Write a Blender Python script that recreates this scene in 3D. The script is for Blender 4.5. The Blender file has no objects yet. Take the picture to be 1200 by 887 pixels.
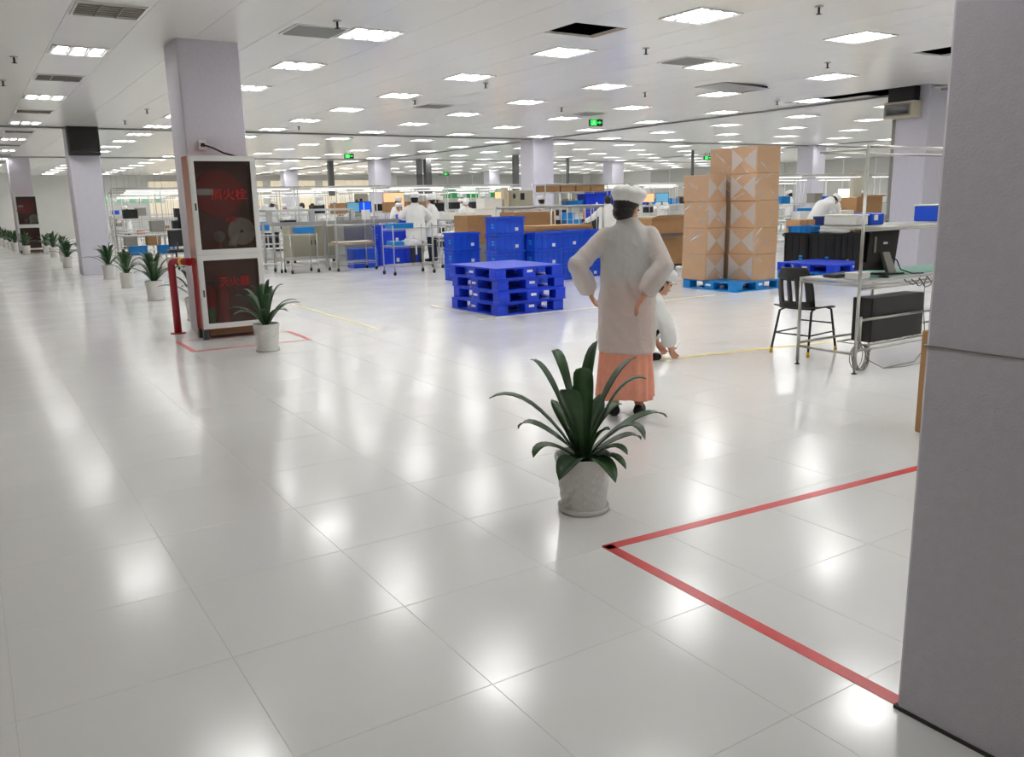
import bpy, bmesh, math, random
import numpy as np
from mathutils import Vector, Matrix, Euler, noise
random.seed(7)
scene = bpy.context.scene
C = scene.collection
PI = math.pi

# ------------------------------------------------------------------ camera
F, CX, CY, H = 990.0, 600.0, 443.5, 1.53          # focal length and centre in pixels of the 1200x887 frame, eye height in metres
def _basis():
    a = np.array([0 - CX, 247.8 - CY, F]); b = np.array([1200 - CX, 247.8 - .0214 * 1200 - CY, F])
    d = np.cross(a, b); d /= np.linalg.norm(d)
    if d[1] < 0: d = -d
    v = np.array([-48. - CX, 247.8 + .0214 * 48 - CY, F])
    y = v - d * np.dot(v, d); y /= np.linalg.norm(y)
    z = -d; x = np.cross(y, z)
    return np.array([x, y, z])
M = _basis()
cam = bpy.data.cameras.new('camera'); camo = bpy.data.objects.new('camera', cam); C.objects.link(camo)
r, u, bk = M @ [1, 0, 0], M @ [0, -1, 0], M @ [0, 0, -1]
camo.matrix_world = Matrix(((r[0], u[0], bk[0], 0), (r[1], u[1], bk[1], 0), (r[2], u[2], bk[2], H), (0, 0, 0, 1)))
cam.sensor_fit = 'HORIZONTAL'; cam.sensor_width = 36; cam.lens = F / 1200 * 36
cam.clip_end = 300
scene.camera = camo
# ------------------------------------------------------------------ world, exposure
w = bpy.data.worlds.new('world'); scene.world = w; w.use_nodes = True
w.node_tree.nodes['Background'].inputs[0].default_value = (.6, .65, .7, 1)
w.node_tree.nodes['Background'].inputs[1].default_value = .15
vs = scene.view_settings
vs.view_transform = 'Standard'; vs.look = 'None'; vs.gamma = 1; vs.use_curve_mapping = False
vs.exposure = 0.08
LAMP = 17.0                                          # radiance of the lit ceiling grille lamps

# ------------------------------------------------------------------ pixel -> place helpers
def ray(x, y): return M @ np.array([x - CX, y - CY, F])
def at(x, y, z=0.):
    d = ray(x, y); t = (z - H) / d[2]; return Vector((t * d[0], t * d[1], z))
def onY(x, y, Y):
    d = ray(x, y); t = Y / d[1]; return Vector((t * d[0], Y, H + t * d[2]))
def onX(x, y, X):
    d = ray(x, y); t = X / d[0]; return Vector((X, t * d[1], H + t * d[2]))
def corner_box(pl, pc, pr, pyt, pyb, Y=None):
    """footprint of an axis-aligned box from the pixels of its left end, near corner and right end; Y None: stands on the floor"""
    P = at(pc, pyb) if Y is None else onY(pc, pyb, Y)
    T = onY(pc, pyt, P.y)
    return P.x, onY(pr, pyt, P.y).x, P.y, onX(pl, pyt, P.x).y, P.z, T.z

# ------------------------------------------------------------------ materials
def lin(h):
    h = h.lstrip('#'); c = [int(h[i:i + 2], 16) / 255 for i in (0, 2, 4)]
    return tuple((v / 12.92 if v <= .04045 else ((v + .055) / 1.055) ** 2.4) for v in c) + (1,)
MATS = {}
def mat(name, col, rough=.5, metal=0., spec=.5, noise=0., nscale=8., bump=0., bscale=40., emit=None, estr=0., trans=0., alpha=1., coat=0., sub=0.):
    m = bpy.data.materials.new(name); m.use_nodes = True
    nt = m.node_tree; b = nt.nodes['Principled BSDF']
    c = lin(col) if isinstance(col, str) else col
    b.inputs['Base Color'].default_value = c
    b.inputs['Roughness'].default_value = rough; b.inputs['Metallic'].default_value = metal
    b.inputs['Specular IOR Level'].default_value = spec
    b.inputs['Alpha'].default_value = alpha
    b.inputs['Transmission Weight'].default_value = trans
    b.inputs['Coat Weight'].default_value = coat; b.inputs['Coat Roughness'].default_value = .1
    if emit: b.inputs['Emission Color'].default_value = lin(emit) if isinstance(emit, str) else emit; b.inputs['Emission Strength'].default_value = estr
    if noise or bump:
        tc = nt.nodes.new('ShaderNodeTexCoord')
    if noise:
        n = nt.nodes.new('ShaderNodeTexNoise'); n.inputs['Scale'].default_value = nscale; n.inputs['Detail'].default_value = 4
        nt.links.new(tc.outputs['Object'], n.inputs['Vector'])
        r_ = nt.nodes.new('ShaderNodeMapRange'); r_.inputs[1].default_value = .3; r_.inputs[2].default_value = .7
        r_.inputs[3].default_value = 1 - noise; r_.inputs[4].default_value = 1 + noise
        nt.links.new(n.outputs['Fac'], r_.inputs[0])
        mx = nt.nodes.new('ShaderNodeVectorMath'); mx.operation = 'SCALE'
        mx.inputs[0].default_value = c[:3]; nt.links.new(r_.outputs[0], mx.inputs['Scale'])
        nt.links.new(mx.outputs[0], b.inputs['Base Color'])
    if bump:
        n = nt.nodes.new('ShaderNodeTexNoise'); n.inputs['Scale'].default_value = bscale; n.inputs['Detail'].default_value = 3
        nt.links.new(tc.outputs['Object'], n.inputs['Vector'])
        bp = nt.nodes.new('ShaderNodeBump'); bp.inputs['Strength'].default_value = bump; bp.inputs['Distance'].default_value = .02
        nt.links.new(n.outputs['Fac'], bp.inputs['Height']); nt.links.new(bp.outputs[0], b.inputs['Normal'])
    MATS[name] = m
    return m
mat('floor_pvc', '#e9e9e8', .2, spec=.8, noise=.03, nscale=.7)
mat('floor_joint', '#d6d5d1', .4)
mat('ceiling', '#f1f1ec', .2, spec=.6)
mat('void_shade', '#0b0b0b', .9, spec=0)
mat('wall_warm', '#d9c9b6', .6)
mat('wall', '#dededa', .6, noise=.02, nscale=2)
mat('wall_panel', '#b9bab6', .5)
mat('column', '#d3d1dc', .55, noise=.03, nscale=30, bump=.12, bscale=160)
mat('skirting', '#3a3937', .6)
mat('trim_grey', '#8d8e8a', .4)
mat('lamp', '#ffffff', .5, emit=(1, .99, .975, 1), estr=LAMP * 1.75)
mat('lamp_pan', '#f2f2f0', .3)
mat('lamp_off', '#b5b0a6', .3, metal=.3)
mat('louvre', '#e8e8e6', .25, metal=.5)
mat('white_frame', '#dcdcda', .35)
mat('duct_grey', '#5d5e5e', .5)
mat('dark_metal', '#3c3d3f', .4, metal=.6)
mat('chrome', '#b7b6b1', .28, metal=.9)
mat('steel', '#a9aaa7', .35, metal=.75)
mat('steel_sheet', '#c2c4c3', .35, metal=.35)
mat('alu', '#c4c3bf', .4, metal=.5)
mat('blue', '#1440d8', .35, noise=.06, nscale=6)
mat('blue2', '#1b4fd0', .35, noise=.08, nscale=5)
mat('navy', '#15276d', .45)
mat('cyan', '#1583cf', .35, noise=.06, nscale=6)
mat('cyan_light', '#2fa0e6', .35)
mat('tape_red', '#d63a3c', .3, noise=.06, nscale=20)
mat('tape_yellow', '#e8d24a', .35, noise=.12, nscale=12)
mat('tape_yellow_worn', '#e6dfa0', .35, noise=.1, nscale=12)
mat('card', '#b88f63', .75, noise=.05, nscale=6)
mat('card2', '#a27b52', .75, noise=.06, nscale=6)
mat('card_dark', '#7d5d40', .8, noise=.06, nscale=6)
mat('white', '#e6e6e3', .5)
mat('foam', '#efece4', .7, noise=.02)
mat('bag', '#eeeeee', .3, bump=.6, bscale=18)
mat('black', '#131314', .45)
mat('black_gloss', '#0e0f11', .12)
mat('black_plastic', '#1c1c1d', .4)
mat('rubber', '#171717', .7)
mat('screen_blue', '#0a3cc8', .15, emit='#1a6cff', estr=.55)
mat('screen_glow', '#5f9fc0', .2, emit='#79b8d8', estr=.35)
mat('screen_white', '#ffe9c8', .2, emit='#fff0d8', estr=1.4)
mat('screen_orange', '#e8b888', .2, emit='#e8b080', estr=.7)
mat('machine', '#a9a592', .5)
mat('machine_grey', '#8d8b83', .5)
mat('beige', '#c9c2ab', .5)
mat('red_paint', '#b32430', .3, coat=.3)
mat('red_gloss', '#b4413c', .12, coat=.8)
mat('red_reel', '#b0221f', .45)
mat('red_text', '#c01e1e', .5, alpha=.75)
mat('inside_red', '#7d4039', .6)
mat('hose', '#d9d6c8', .7, bump=.3, bscale=60)
mat('green', '#1c9a4c', .5)
mat('green_pale', '#9fcdb0', .5)
mat('green_mat', '#6fa393', .55)
mat('exit_green', '#22d45a', .4, emit='#20ff60', estr=1.0)
mat('orange', '#e07038', .5)
mat('yellow', '#e3b81c', .45)
mat('leaf', '#33552d', .35, noise=.28, nscale=9)
mat('leaf2', '#2a4a29', .35, noise=.28, nscale=9)
mat('soil', '#3a2c22', .9)
mat('pot', '#dcdad6', .45)
mat('skin', '#d09a7e', .5)
mat('hair', '#15120f', .45)
mat('cap', '#ededeb', .75, bump=.25, bscale=25)
mat('coat_far', '#e9eae8', .75, bump=.3, bscale=14)
mat('trousers', '#262c3c', .8)
mat('trousers_black', '#1d1d20', .8)
mat('shirt', '#c7d0da', .8)
mat('peach', '#f0a489', .8, noise=.05, nscale=20)
mat('blind', '#e8dcc4', .6, emit='#ffeed2', estr=.35)  # faint emission stands in for daylight coming through the blinds
mat('cable', '#8e8c88', .5)
mat('cable_black', '#141414', .5)
mat('mortar_tan', '#b58f52', .7)
mat('mouth', '#a85a50', .5)

def tex_tweak():
    # pale speckled floor: scuffs change the gloss and the tone a little
    m = MATS['floor_pvc']; nt = m.node_tree; b = nt.nodes['Principled BSDF']
    g = nt.nodes.new('ShaderNodeNewGeometry')
    n = nt.nodes.new('ShaderNodeTexNoise'); n.inputs['Scale'].default_value = 1.3; n.inputs['Detail'].default_value = 5; n.inputs['Roughness'].default_value = .6
    nt.links.new(g.outputs['Position'], n.inputs['Vector'])
    r_ = nt.nodes.new('ShaderNodeMapRange'); r_.inputs[1].default_value = .3; r_.inputs[2].default_value = .7; r_.inputs[3].default_value = .13; r_.inputs[4].default_value = .21
    nt.links.new(n.outputs['Fac'], r_.inputs[0]); nt.links.new(r_.outputs[0], b.inputs['Roughness'])
    for nd in nt.nodes:
        if nd.type == 'TEX_NOISE' and nd != n:
            nt.links.new(g.outputs['Position'], nd.inputs['Vector'])
    # fine relief so that lamp images break up a little
    n2 = nt.nodes.new('ShaderNodeTexNoise'); n2.inputs['Scale'].default_value = 5; n2.inputs['Detail'].default_value = 3
    nt.links.new(g.outputs['Position'], n2.inputs['Vector'])
    bp = nt.nodes.new('ShaderNodeBump'); bp.inputs['Strength'].default_value = .25; bp.inputs['Distance'].default_value = .002
    nt.links.new(n2.outputs['Fac'], bp.inputs['Height']); nt.links.new(bp.outputs[0], b.inputs['Normal'])
    # leaf: lighter midrib streaks come from noise only; thin white coat lets some of the clothes show
    m = bpy.data.materials.new('coat_thin'); m.use_nodes = True; nt = m.node_tree; b = nt.nodes['Principled BSDF']
    b.inputs['Base Color'].default_value = lin('#edeae6'); b.inputs['Roughness'].default_value = .6; b.inputs['Alpha'].default_value = .66
    tc = nt.nodes.new('ShaderNodeTexCoord')
    n = nt.nodes.new('ShaderNodeTexNoise'); n.inputs['Scale'].default_value = 9; n.inputs['Detail'].default_value = 4; n.inputs['Distortion'].default_value = 1.2
    nt.links.new(tc.outputs['Object'], n.inputs['Vector'])
    bp = nt.nodes.new('ShaderNodeBump'); bp.inputs['Strength'].default_value = .55; bp.inputs['Distance'].default_value = .03
    nt.links.new(n.outputs['Fac'], bp.inputs['Height']); nt.links.new(bp.outputs[0], b.inputs['Normal'])
    MATS['coat_thin'] = m
    # clear stretch film, highlights on its wrinkles painted as whiter streaks
    m = bpy.data.materials.new('film'); m.use_nodes = True; nt = m.node_tree
    b = nt.nodes['Principled BSDF']; b.inputs['Base Color'].default_value = (.95, .95, .95, 1); b.inputs['Roughness'].default_value = .12
    tc = nt.nodes.new('ShaderNodeTexCoord')
    oi = nt.nodes.new('ShaderNodeObjectInfo'); ofs = nt.nodes.new('ShaderNodeVectorMath'); ofs.operation = 'ADD'
    sc_ = nt.nodes.new('ShaderNodeMath'); sc_.operation = 'MULTIPLY'; sc_.inputs[1].default_value = 37.
    nt.links.new(oi.outputs['Random'], sc_.inputs[0]); nt.links.new(tc.outputs['Object'], ofs.inputs[0]); nt.links.new(sc_.outputs[0], ofs.inputs[1])
    outs = []
    for rot in ((.55, .6, 0), (-.5, -.65, .2)):
        mp = nt.nodes.new('ShaderNodeMapping'); mp.vector_type = 'TEXTURE'; mp.inputs['Rotation'].default_value = rot; mp.inputs['Scale'].default_value = (.6, .6, .045)
        nt.links.new(ofs.outputs[0], mp.inputs['Vector'])
        n = nt.nodes.new('ShaderNodeTexNoise'); n.inputs['Scale'].default_value = 1.3; n.inputs['Detail'].default_value = 2
        nt.links.new(mp.outputs[0], n.inputs['Vector']); outs.append(n)
    mxn = nt.nodes.new('ShaderNodeMath'); mxn.operation = 'MAXIMUM'
    nt.links.new(outs[0].outputs['Fac'], mxn.inputs[0]); nt.links.new(outs[1].outputs['Fac'], mxn.inputs[1])
    r_ = nt.nodes.new('ShaderNodeMapRange'); r_.inputs[1].default_value = .62; r_.inputs[2].default_value = .8; r_.inputs[3].default_value = .1; r_.inputs[4].default_value = .75
    nt.links.new(mxn.outputs[0], r_.inputs[0]); nt.links.new(r_.outputs[0], b.inputs['Alpha'])
    bp = nt.nodes.new('ShaderNodeBump'); bp.inputs['Strength'].default_value = 1.; bp.inputs['Distance'].default_value = .04
    nt.links.new(mxn.outputs[0], bp.inputs['Height']); nt.links.new(bp.outputs[0], b.inputs['Normal'])
    MATS['film'] = m
    mat('film_fold', '#e6e2de', .3, alpha=.48, bump=.5, bscale=30)
    mat('glass_tint', '#4a3f3b', .06, alpha=.38)
    mat('poly', '#f2f2f2', .25, alpha=.85, bump=.6, bscale=14)
tex_tweak()

# ------------------------------------------------------------------ mesh builder
class MB:
    def __init__(s): s.v = []; s.f = []; s.sm = []
    def add(s, vs_, fs, smooth=False):
        o = len(s.v); s.v += [tuple(p) for p in vs_]; s.f += [tuple(i + o for i in f) for f in fs]; s.sm += [smooth] * len(fs); return s
    def box(s, x0, x1, y0, y1, z0, z1):
        return s.add([(x0, y0, z0), (x1, y0, z0), (x1, y1, z0), (x0, y1, z0), (x0, y0, z1), (x1, y0, z1), (x1, y1, z1), (x0, y1, z1)],
                     [(0, 3, 2, 1), (4, 5, 6, 7), (0, 1, 5, 4), (1, 2, 6, 5), (2, 3, 7, 6), (3, 0, 4, 7)])
    def bbox(s, x0, x1, y0, y1, z0, z1, b=.01):
        bm = bmesh.new(); r_ = bmesh.ops.create_cube(bm, size=1)
        for v in bm.verts: v.co = Vector(((x0 + x1) / 2 + v.co.x * (x1 - x0), (y0 + y1) / 2 + v.co.y * (y1 - y0), (z0 + z1) / 2 + v.co.z * (z1 - z0)))
        bmesh.ops.bevel(bm, geom=bm.edges[:], offset=b, segments=1, affect='EDGES')
        bm.verts.index_update(); s.add([v.co[:] for v in bm.verts], [[v.index for v in f.verts] for f in bm.faces]); bm.free(); return s
    def tube(s, pts, rad, n=8, cap=True):
        pts = [Vector(p) for p in pts]
        if not hasattr(rad, '__len__'): rad = [rad] * len(pts)
        rings = []; prev = None
        for i, p in enumerate(pts):
            t = (pts[min(i + 1, len(pts) - 1)] - pts[max(i - 1, 0)])
            t = t.normalized() if t.length > 1e-9 else Vector((0, 0, 1))
            if prev is None: a = t.cross(Vector((0, 0, 1)) if abs(t.z) < .95 else Vector((1, 0, 0))).normalized()
            else:
                a = prev - t * prev.dot(t); a = a.normalized() if a.length > 1e-6 else t.orthogonal().normalized()
            prev = a; b = t.cross(a)
            rings.append([p + (a * math.cos(k * 2 * PI / n) + b * math.sin(k * 2 * PI / n)) * rad[i] for k in range(n)])
        vs_ = [q for rg in rings for q in rg]; fs = []
        for i in range(len(rings) - 1):
            for k in range(n):
                fs.append((i * n + k, i * n + (k + 1) % n, (i + 1) * n + (k + 1) % n, (i + 1) * n + k))
        s.add(vs_, fs, True)
        if cap:
            o = len(s.v) - len(vs_)
            s.f += [tuple(o + k for k in reversed(range(n))), tuple(o + (len(rings) - 1) * n + k for k in range(n))]; s.sm += [False, False]
        return s
    def loft(s, rings, n=16):
        """rings: (centre, rx, ry[, rotation]) in the xy plane, closed at both ends"""
        vs_ = []
        for rg in rings:
            c = Vector(rg[0]); a = rg[3] if len(rg) > 3 else 0
            for k in range(n):
                t = k * 2 * PI / n; x, y = rg[1] * math.cos(t), rg[2] * math.sin(t)
                vs_.append((c.x + x * math.cos(a) - y * math.sin(a), c.y + x * math.sin(a) + y * math.cos(a), c.z))
        fs = [(i * n + k, i * n + (k + 1) % n, (i + 1) * n + (k + 1) % n, (i + 1) * n + k) for i in range(len(rings) - 1) for k in range(n)]
        fs += [tuple(reversed(range(n))), tuple((len(rings) - 1) * n + k for k in range(n))]
        return s.add(vs_, fs, True)
    def lathe(s, prof, c=(0, 0, 0), n=24, cap=True):
        return s.loft_prof(prof, c, n, cap)
    def loft_prof(s, prof, c, n, cap):
        vs_ = [(c[0] + r_ * math.cos(k * 2 * PI / n), c[1] + r_ * math.sin(k * 2 * PI / n), c[2] + z) for r_, z in prof for k in range(n)]
        fs = [(i * n + k, i * n + (k + 1) % n, (i + 1) * n + (k + 1) % n, (i + 1) * n + k) for i in range(len(prof) - 1) for k in range(n)]
        if cap: fs += [tuple(reversed(range(n))), tuple((len(prof) - 1) * n + k for k in range(n))]
        return s.add(vs_, fs, True)
    def ball(s, c, rx, ry=None, rz=None, n=12, rot=None):
        ry = ry or rx; rz = rz or rx; m = n // 2 + 1; vs_ = []; fs = []
        for i in range(m + 1):
            th = PI * i / m
            for k in range(n):
                p = Vector((rx * math.sin(th) * math.cos(2 * PI * k / n), ry * math.sin(th) * math.sin(2 * PI * k / n), rz * math.cos(th)))
                if rot: p = rot @ p
                vs_.append(p + Vector(c))
        for i in range(m):
            for k in range(n): fs.append(((i + 1) * n + k, (i + 1) * n + (k + 1) % n, i * n + (k + 1) % n, i * n + k))
        return s.add(vs_, fs, True)
    def capsule(s, pts, rad, n=10):
        s.tube(pts, rad, n)
        rr = rad if hasattr(rad, '__len__') else [rad] * len(pts)
        for p, q in zip(pts, rr): s.ball(p, q * .995, n=n)
        return s
    def quad(s, a, b, c, d): return s.add([a, b, c, d], [(0, 1, 2, 3)])
    def prism(s, poly, axis, t0, t1):
        """poly: list of 2d points; axis 'x','y','z' is the extrusion axis"""
        def pt(p, t): return {'x': (t, p[0], p[1]), 'y': (p[0], t, p[1]), 'z': (p[0], p[1], t)}[axis]
        n = len(poly)
        return s.add([pt(p, t0) for p in poly] + [pt(p, t1) for p in poly],
                     [tuple(reversed(range(n))), tuple(range(n, 2 * n))] + [(k, (k + 1) % n, n + (k + 1) % n, n + k) for k in range(n)])
    def mesh(s, name):
        me = bpy.data.meshes.new(name); me.from_pydata(s.v, [], s.f)
        me.polygons.foreach_set('use_smooth', s.sm); me.update(); return me
    def build(s, name, m, parent=None):
        me = s.mesh(name)
        bm = bmesh.new(); bm.from_mesh(me); bmesh.ops.recalc_face_normals(bm, faces=bm.faces[:]); bm.to_mesh(me); bm.free()
        me.materials.append(MATS[m]); return link(name, me, parent)
def link(name, me, parent=None):
    o = bpy.data.objects.new(name, me); C.objects.link(o)
    if parent: o.parent = parent
    return o
def tag(o, label, cat=None, group=None, kind=None):
    if label: o['label'] = label
    if cat: o['category'] = cat
    if group: o['group'] = group
    if kind: o['kind'] = kind
    return o
def thing(name, label, cat, loc=(0, 0, 0), rz=0., group=None):
    o = bpy.data.objects.new(name, None); C.objects.link(o); o.empty_display_size = .1
    o.location = loc; o.rotation_euler = (0, 0, rz)
    return tag(o, label, cat, group)
KIDS = {}
def copy_tree(o, parent=None):
    c = o.copy(); C.objects.link(c); c.parent = parent
    for ch in list(o.children): copy_tree(ch, c)
    return c
def place(o, loc, rz=0., label=None, group=None, sc=None):
    o.location = loc; o.rotation_euler = (0, 0, rz)
    if label: o['label'] = label
    if group: o['group'] = group
    if sc: o.scale = (sc, sc, sc) if not hasattr(sc, '__len__') else sc
    return o
class Proto:
    """first use returns the thing itself, later uses return copies with copies of all parts"""
    def __init__(s, root): s.root = root; s.used = False
    def get(s):
        if not s.used: s.used = True; return s.root
        return copy_tree(s.root)
def remesh(mb, name, vox, m, parent=None, smooth=4, wrinkle=0.):
    me = mb.mesh(name); o = bpy.data.objects.new('tmp', me); C.objects.link(o)
    md = o.modifiers.new('r', 'REMESH'); md.mode = 'VOXEL'; md.voxel_size = vox; md.use_smooth_shade = True
    if smooth:
        sm = o.modifiers.new('s', 'SMOOTH'); sm.iterations = smooth; sm.factor = .5
    dg = bpy.context.evaluated_depsgraph_get(); ev = o.evaluated_get(dg)
    new = bpy.data.meshes.new_from_object(ev); new.name = name
    bpy.data.objects.remove(o); bpy.data.meshes.remove(me)
    if wrinkle:
        ns = [v.normal.copy() for v in new.vertices]
        for v, n_ in zip(new.vertices, ns):
            p = v.co
            q = 1 - abs(noise.noise(Vector((p.x * 7 + p.z * 2, p.y * 7, p.z * 5 + p.x * 4)))) * 2
            q2 = noise.noise(p * 4.5 + Vector((3, 1, 7)))
            v.co = p + n_ * wrinkle * (q * .8 + q2 * .9)
        new.update()
    new.materials.clear(); new.materials.append(MATS[m])
    return link(name, new, parent)
def text_mesh(body, size, m, parent, loc, rot, name='lettering', ext=.0008):
    cu = bpy.data.curves.new(name, 'FONT'); cu.body = body; cu.size = size; cu.extrude = ext; cu.align_x = 'CENTER'; cu.align_y = 'CENTER'
    o = bpy.data.objects.new('tmp', cu); C.objects.link(o)
    dg = bpy.context.evaluated_depsgraph_get(); me = bpy.data.meshes.new_from_object(o.evaluated_get(dg))
    bpy.data.objects.remove(o)
    me.materials.clear(); me.materials.append(MATS[m])
    t = link(name, me, parent); t.location = loc; t.rotation_euler = rot
    return t
# ================================================================== the setting
HC = 3.4
XW0, XW1, YW0, YW1 = -3.2, 42.0, -9.0, 54.0
# ---- floor: square vinyl tiles with thin joints over a joint-coloured base
TS = .655; TX0, TY0 = .6, 2.13
floor = tag(MB().box(XW0, XW1, YW0, YW1, -.12, -.001).build('floor', 'floor_joint'), 'glossy pale grey vinyl tile floor of the factory hall', None, None, 'structure')
cells = []
i0, i1 = math.floor((XW0 - TX0) / TS), math.ceil((XW1 - TX0) / TS); j0, j1 = math.floor((YW0 - TY0) / TS), math.ceil((YW1 - TY0) / TS)
for i in range(i0, i1):
    for j in range(j0, j1):
        x, y = TX0 + i * TS, TY0 + j * TS
        if x < XW0 or y < YW0 or x + TS > XW1 or y + TS > YW1: continue
        c = M.T @ np.array([x + TS / 2, y + TS / 2, -H])
        vis = c[2] > .5 and -60 < CX + F * c[0] / c[2] < 1260 and CY + F * c[1] / c[2] < 960
        cells.append((math.hypot(x + TS / 2, y + TS / 2) if vis else 1e6 + x, x, y))
cells.sort()
G = .0007
def tile_shape(mb, x, y):
    a, b, cx, d = x + G, y + G, x + TS - G, y + TS - G; e = .0008
    mb.add([(a, b, -.001), (cx, b, -.001), (cx, d, -.001), (a, d, -.001), (a + e, b + e, 0), (cx - e, b + e, 0), (cx - e, d - e, 0), (a + e, d - e, 0)],
           [(4, 5, 6, 7), (0, 1, 5, 4), (1, 2, 6, 5), (2, 3, 7, 6), (3, 0, 4, 7)])
mb = MB(); tile_shape(mb, 0, 0); tme = mb.mesh('floor_tile'); tme.materials.append(MATS['floor_pvc'])
for d, x, y in cells[:300]:
    t = link('floor_tile', tme, floor); t.location = (x, y, 0)
mb = MB()
for d, x, y in cells[300:]: tile_shape(mb, x, y)
tag(mb.build('floor_tile_field', 'floor_pvc', floor), None, kind='stuff')

# ---- ceiling: long metal strips under a slab coloured black for the void's shade
ceiling = tag(MB().box(XW0, XW1, YW0, YW1, 3.9, 3.95).build('ceiling', 'void_shade'), 'white metal strip ceiling of the factory hall', None, None, 'structure')
SW = .68; SX0 = 1.12
HOLES = [(6.02, 6.58, 7.8, 8.42), (11.55, 12.4, 6.75, 7.35), (14.74, 15.34, 9.2, 12.4), (15.42, 16.02, 9.6, 10.9)]
def strip_mesh(segs):
    mb = MB()
    for a, b in segs: mb.box(.002, SW - .002, a, b, HC, HC + .025)
    me = mb.mesh('ceiling_panel'); me.materials.append(MATS['ceiling']); return me
full = strip_mesh([(YW0, YW1)])
k0 = math.floor((XW0 - SX0) / SW); k1 = math.ceil((XW1 - SX0) / SW)
for k in range(k0, k1):
    x = SX0 + k * SW; cuts = sorted((h[2], h[3]) for h in HOLES if x < (h[0] + h[1]) / 2 < x + SW)
    if cuts:
        segs = []; y = YW0
        for a, b in cuts: segs.append((y, a)); y = b
        segs.append((y, YW1)); me = strip_mesh(segs)
    else: me = full
    link('ceiling_panel', me, ceiling).location = (x, 0, 0)
# tan insulation edge of the open hatch
tag(MB().box(6.57, 6.6, 7.8, 8.42, HC - .004, HC + .03).build('hatch_edge', 'mortar_tan', ceiling), 'tan edge board of the open ceiling hatch')

MB().box(5.97, 6.0, 7.75, 8.47, HC + .026, 3.9).box(6.6, 6.63, 7.75, 8.47, HC + .026, 3.9).box(6.0, 6.6, 7.75, 7.78, HC + .026, 3.9).box(6.0, 6.6, 8.44, 8.47, HC + .026, 3.9).build('hatch_dark_sides', 'void_shade', ceiling)  # black sides added to keep light out so the opening stays dark
# ---- walls
def wall(name, x0, x1, y0, y1, m='wall', label=None): return tag(MB().box(x0, x1, y0, y1, 0, 3.9).build(name, m), label, None, None, 'structure')
wall('wall_left', XW0 - .2, XW0, YW0, YW1, 'wall_warm', label='plain pale wall left of the aisle')
wall('wall_rear', XW0 - .2, XW1 + .2, YW0 - .2, YW0, 'wall_warm', label='plain pale wall behind the viewer')
wb = wall('wall_back', XW0 - .2, XW1 + .2, YW1, YW1 + .2, label='pale panelled wall at the far end of the hall')
wr = wall('wall_right', XW1, XW1 + .2, YW0, YW1, label='pale panelled wall at the far right of the hall')
pm = MB().box(0, 1.9, -.03, 0, .1, 3.38).mesh('wall_panel'); pm.materials.append(MATS['wall_panel'])
for k in range(8):
    o = link('wall_panel', pm, wb); o.location = (25.4 + 2 * k, YW1 - .002, 0)
pm2 = MB().box(-.03, 0, 0, 1.9, .1, 3.38).mesh('wall_panel'); pm2.materials.append(MATS['wall_panel'])
for k in range(17):
    o = link('wall_panel', pm2, wr); o.location = (XW1 - .002, 13 + 2 * k, 0)
# windows with closed cream blinds in the far wall
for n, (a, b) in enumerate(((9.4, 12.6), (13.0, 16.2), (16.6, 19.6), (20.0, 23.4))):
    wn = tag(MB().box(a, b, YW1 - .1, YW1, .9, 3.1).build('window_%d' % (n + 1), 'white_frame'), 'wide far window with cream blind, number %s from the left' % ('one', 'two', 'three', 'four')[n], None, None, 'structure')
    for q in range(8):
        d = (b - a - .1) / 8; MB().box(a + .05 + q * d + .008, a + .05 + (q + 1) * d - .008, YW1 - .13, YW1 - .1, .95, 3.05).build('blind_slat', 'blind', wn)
# white partition and grey end wall at the far end of the aisle
tag(MB().box(1.55, 2.35, 50.5, 52.5, 0, HC).build('trim_1', 'white'), 'white boxed partition at the far left end of the aisle', None, None, 'structure')
MB().box(.1, 1.55, 52.4, 52.6, 0, HC).build('partition_panel', 'column', bpy.data.objects['trim_1'])
# ceiling joint strips along the column lines, real shallow bars
for n, (a, b, c, d, l) in enumerate(((15.6, 15.72, YW0, YW1, 'grey joint strip running down the ceiling above the second column row'),
                                     (XW0, XW1, 22.55, 22.68, 'grey joint strip crossing the ceiling before the screen column'),
                                     (28.6, 28.72, YW0, YW1, 'grey joint strip running down the ceiling above the third column row'),
                                     (XW0, XW1, 35.0, 35.13, 'far grey joint strip crossing the ceiling'))):
    tag(MB().box(a, b, c, d, HC - .035, HC).build('trim_%d' % (n + 2), 'trim_grey'), l, None, None, 'structure')

# ---- columns
def column(name, x0, x1, y0, y1, label):
    o = thing(name, label, None, ((x0 + x1) / 2, (y0 + y1) / 2, 0)); o['kind'] = 'structure'
    hx, hy = (x1 - x0) / 2, (y1 - y0) / 2
    MB().bbox(-hx, hx, -hy, hy, 0, 3.75, .012).build('shaft', 'column', o)
    return o
fc = column('column', 2.195, 2.99, .45, 1.325, 'big grey lavender column in the right foreground')
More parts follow.
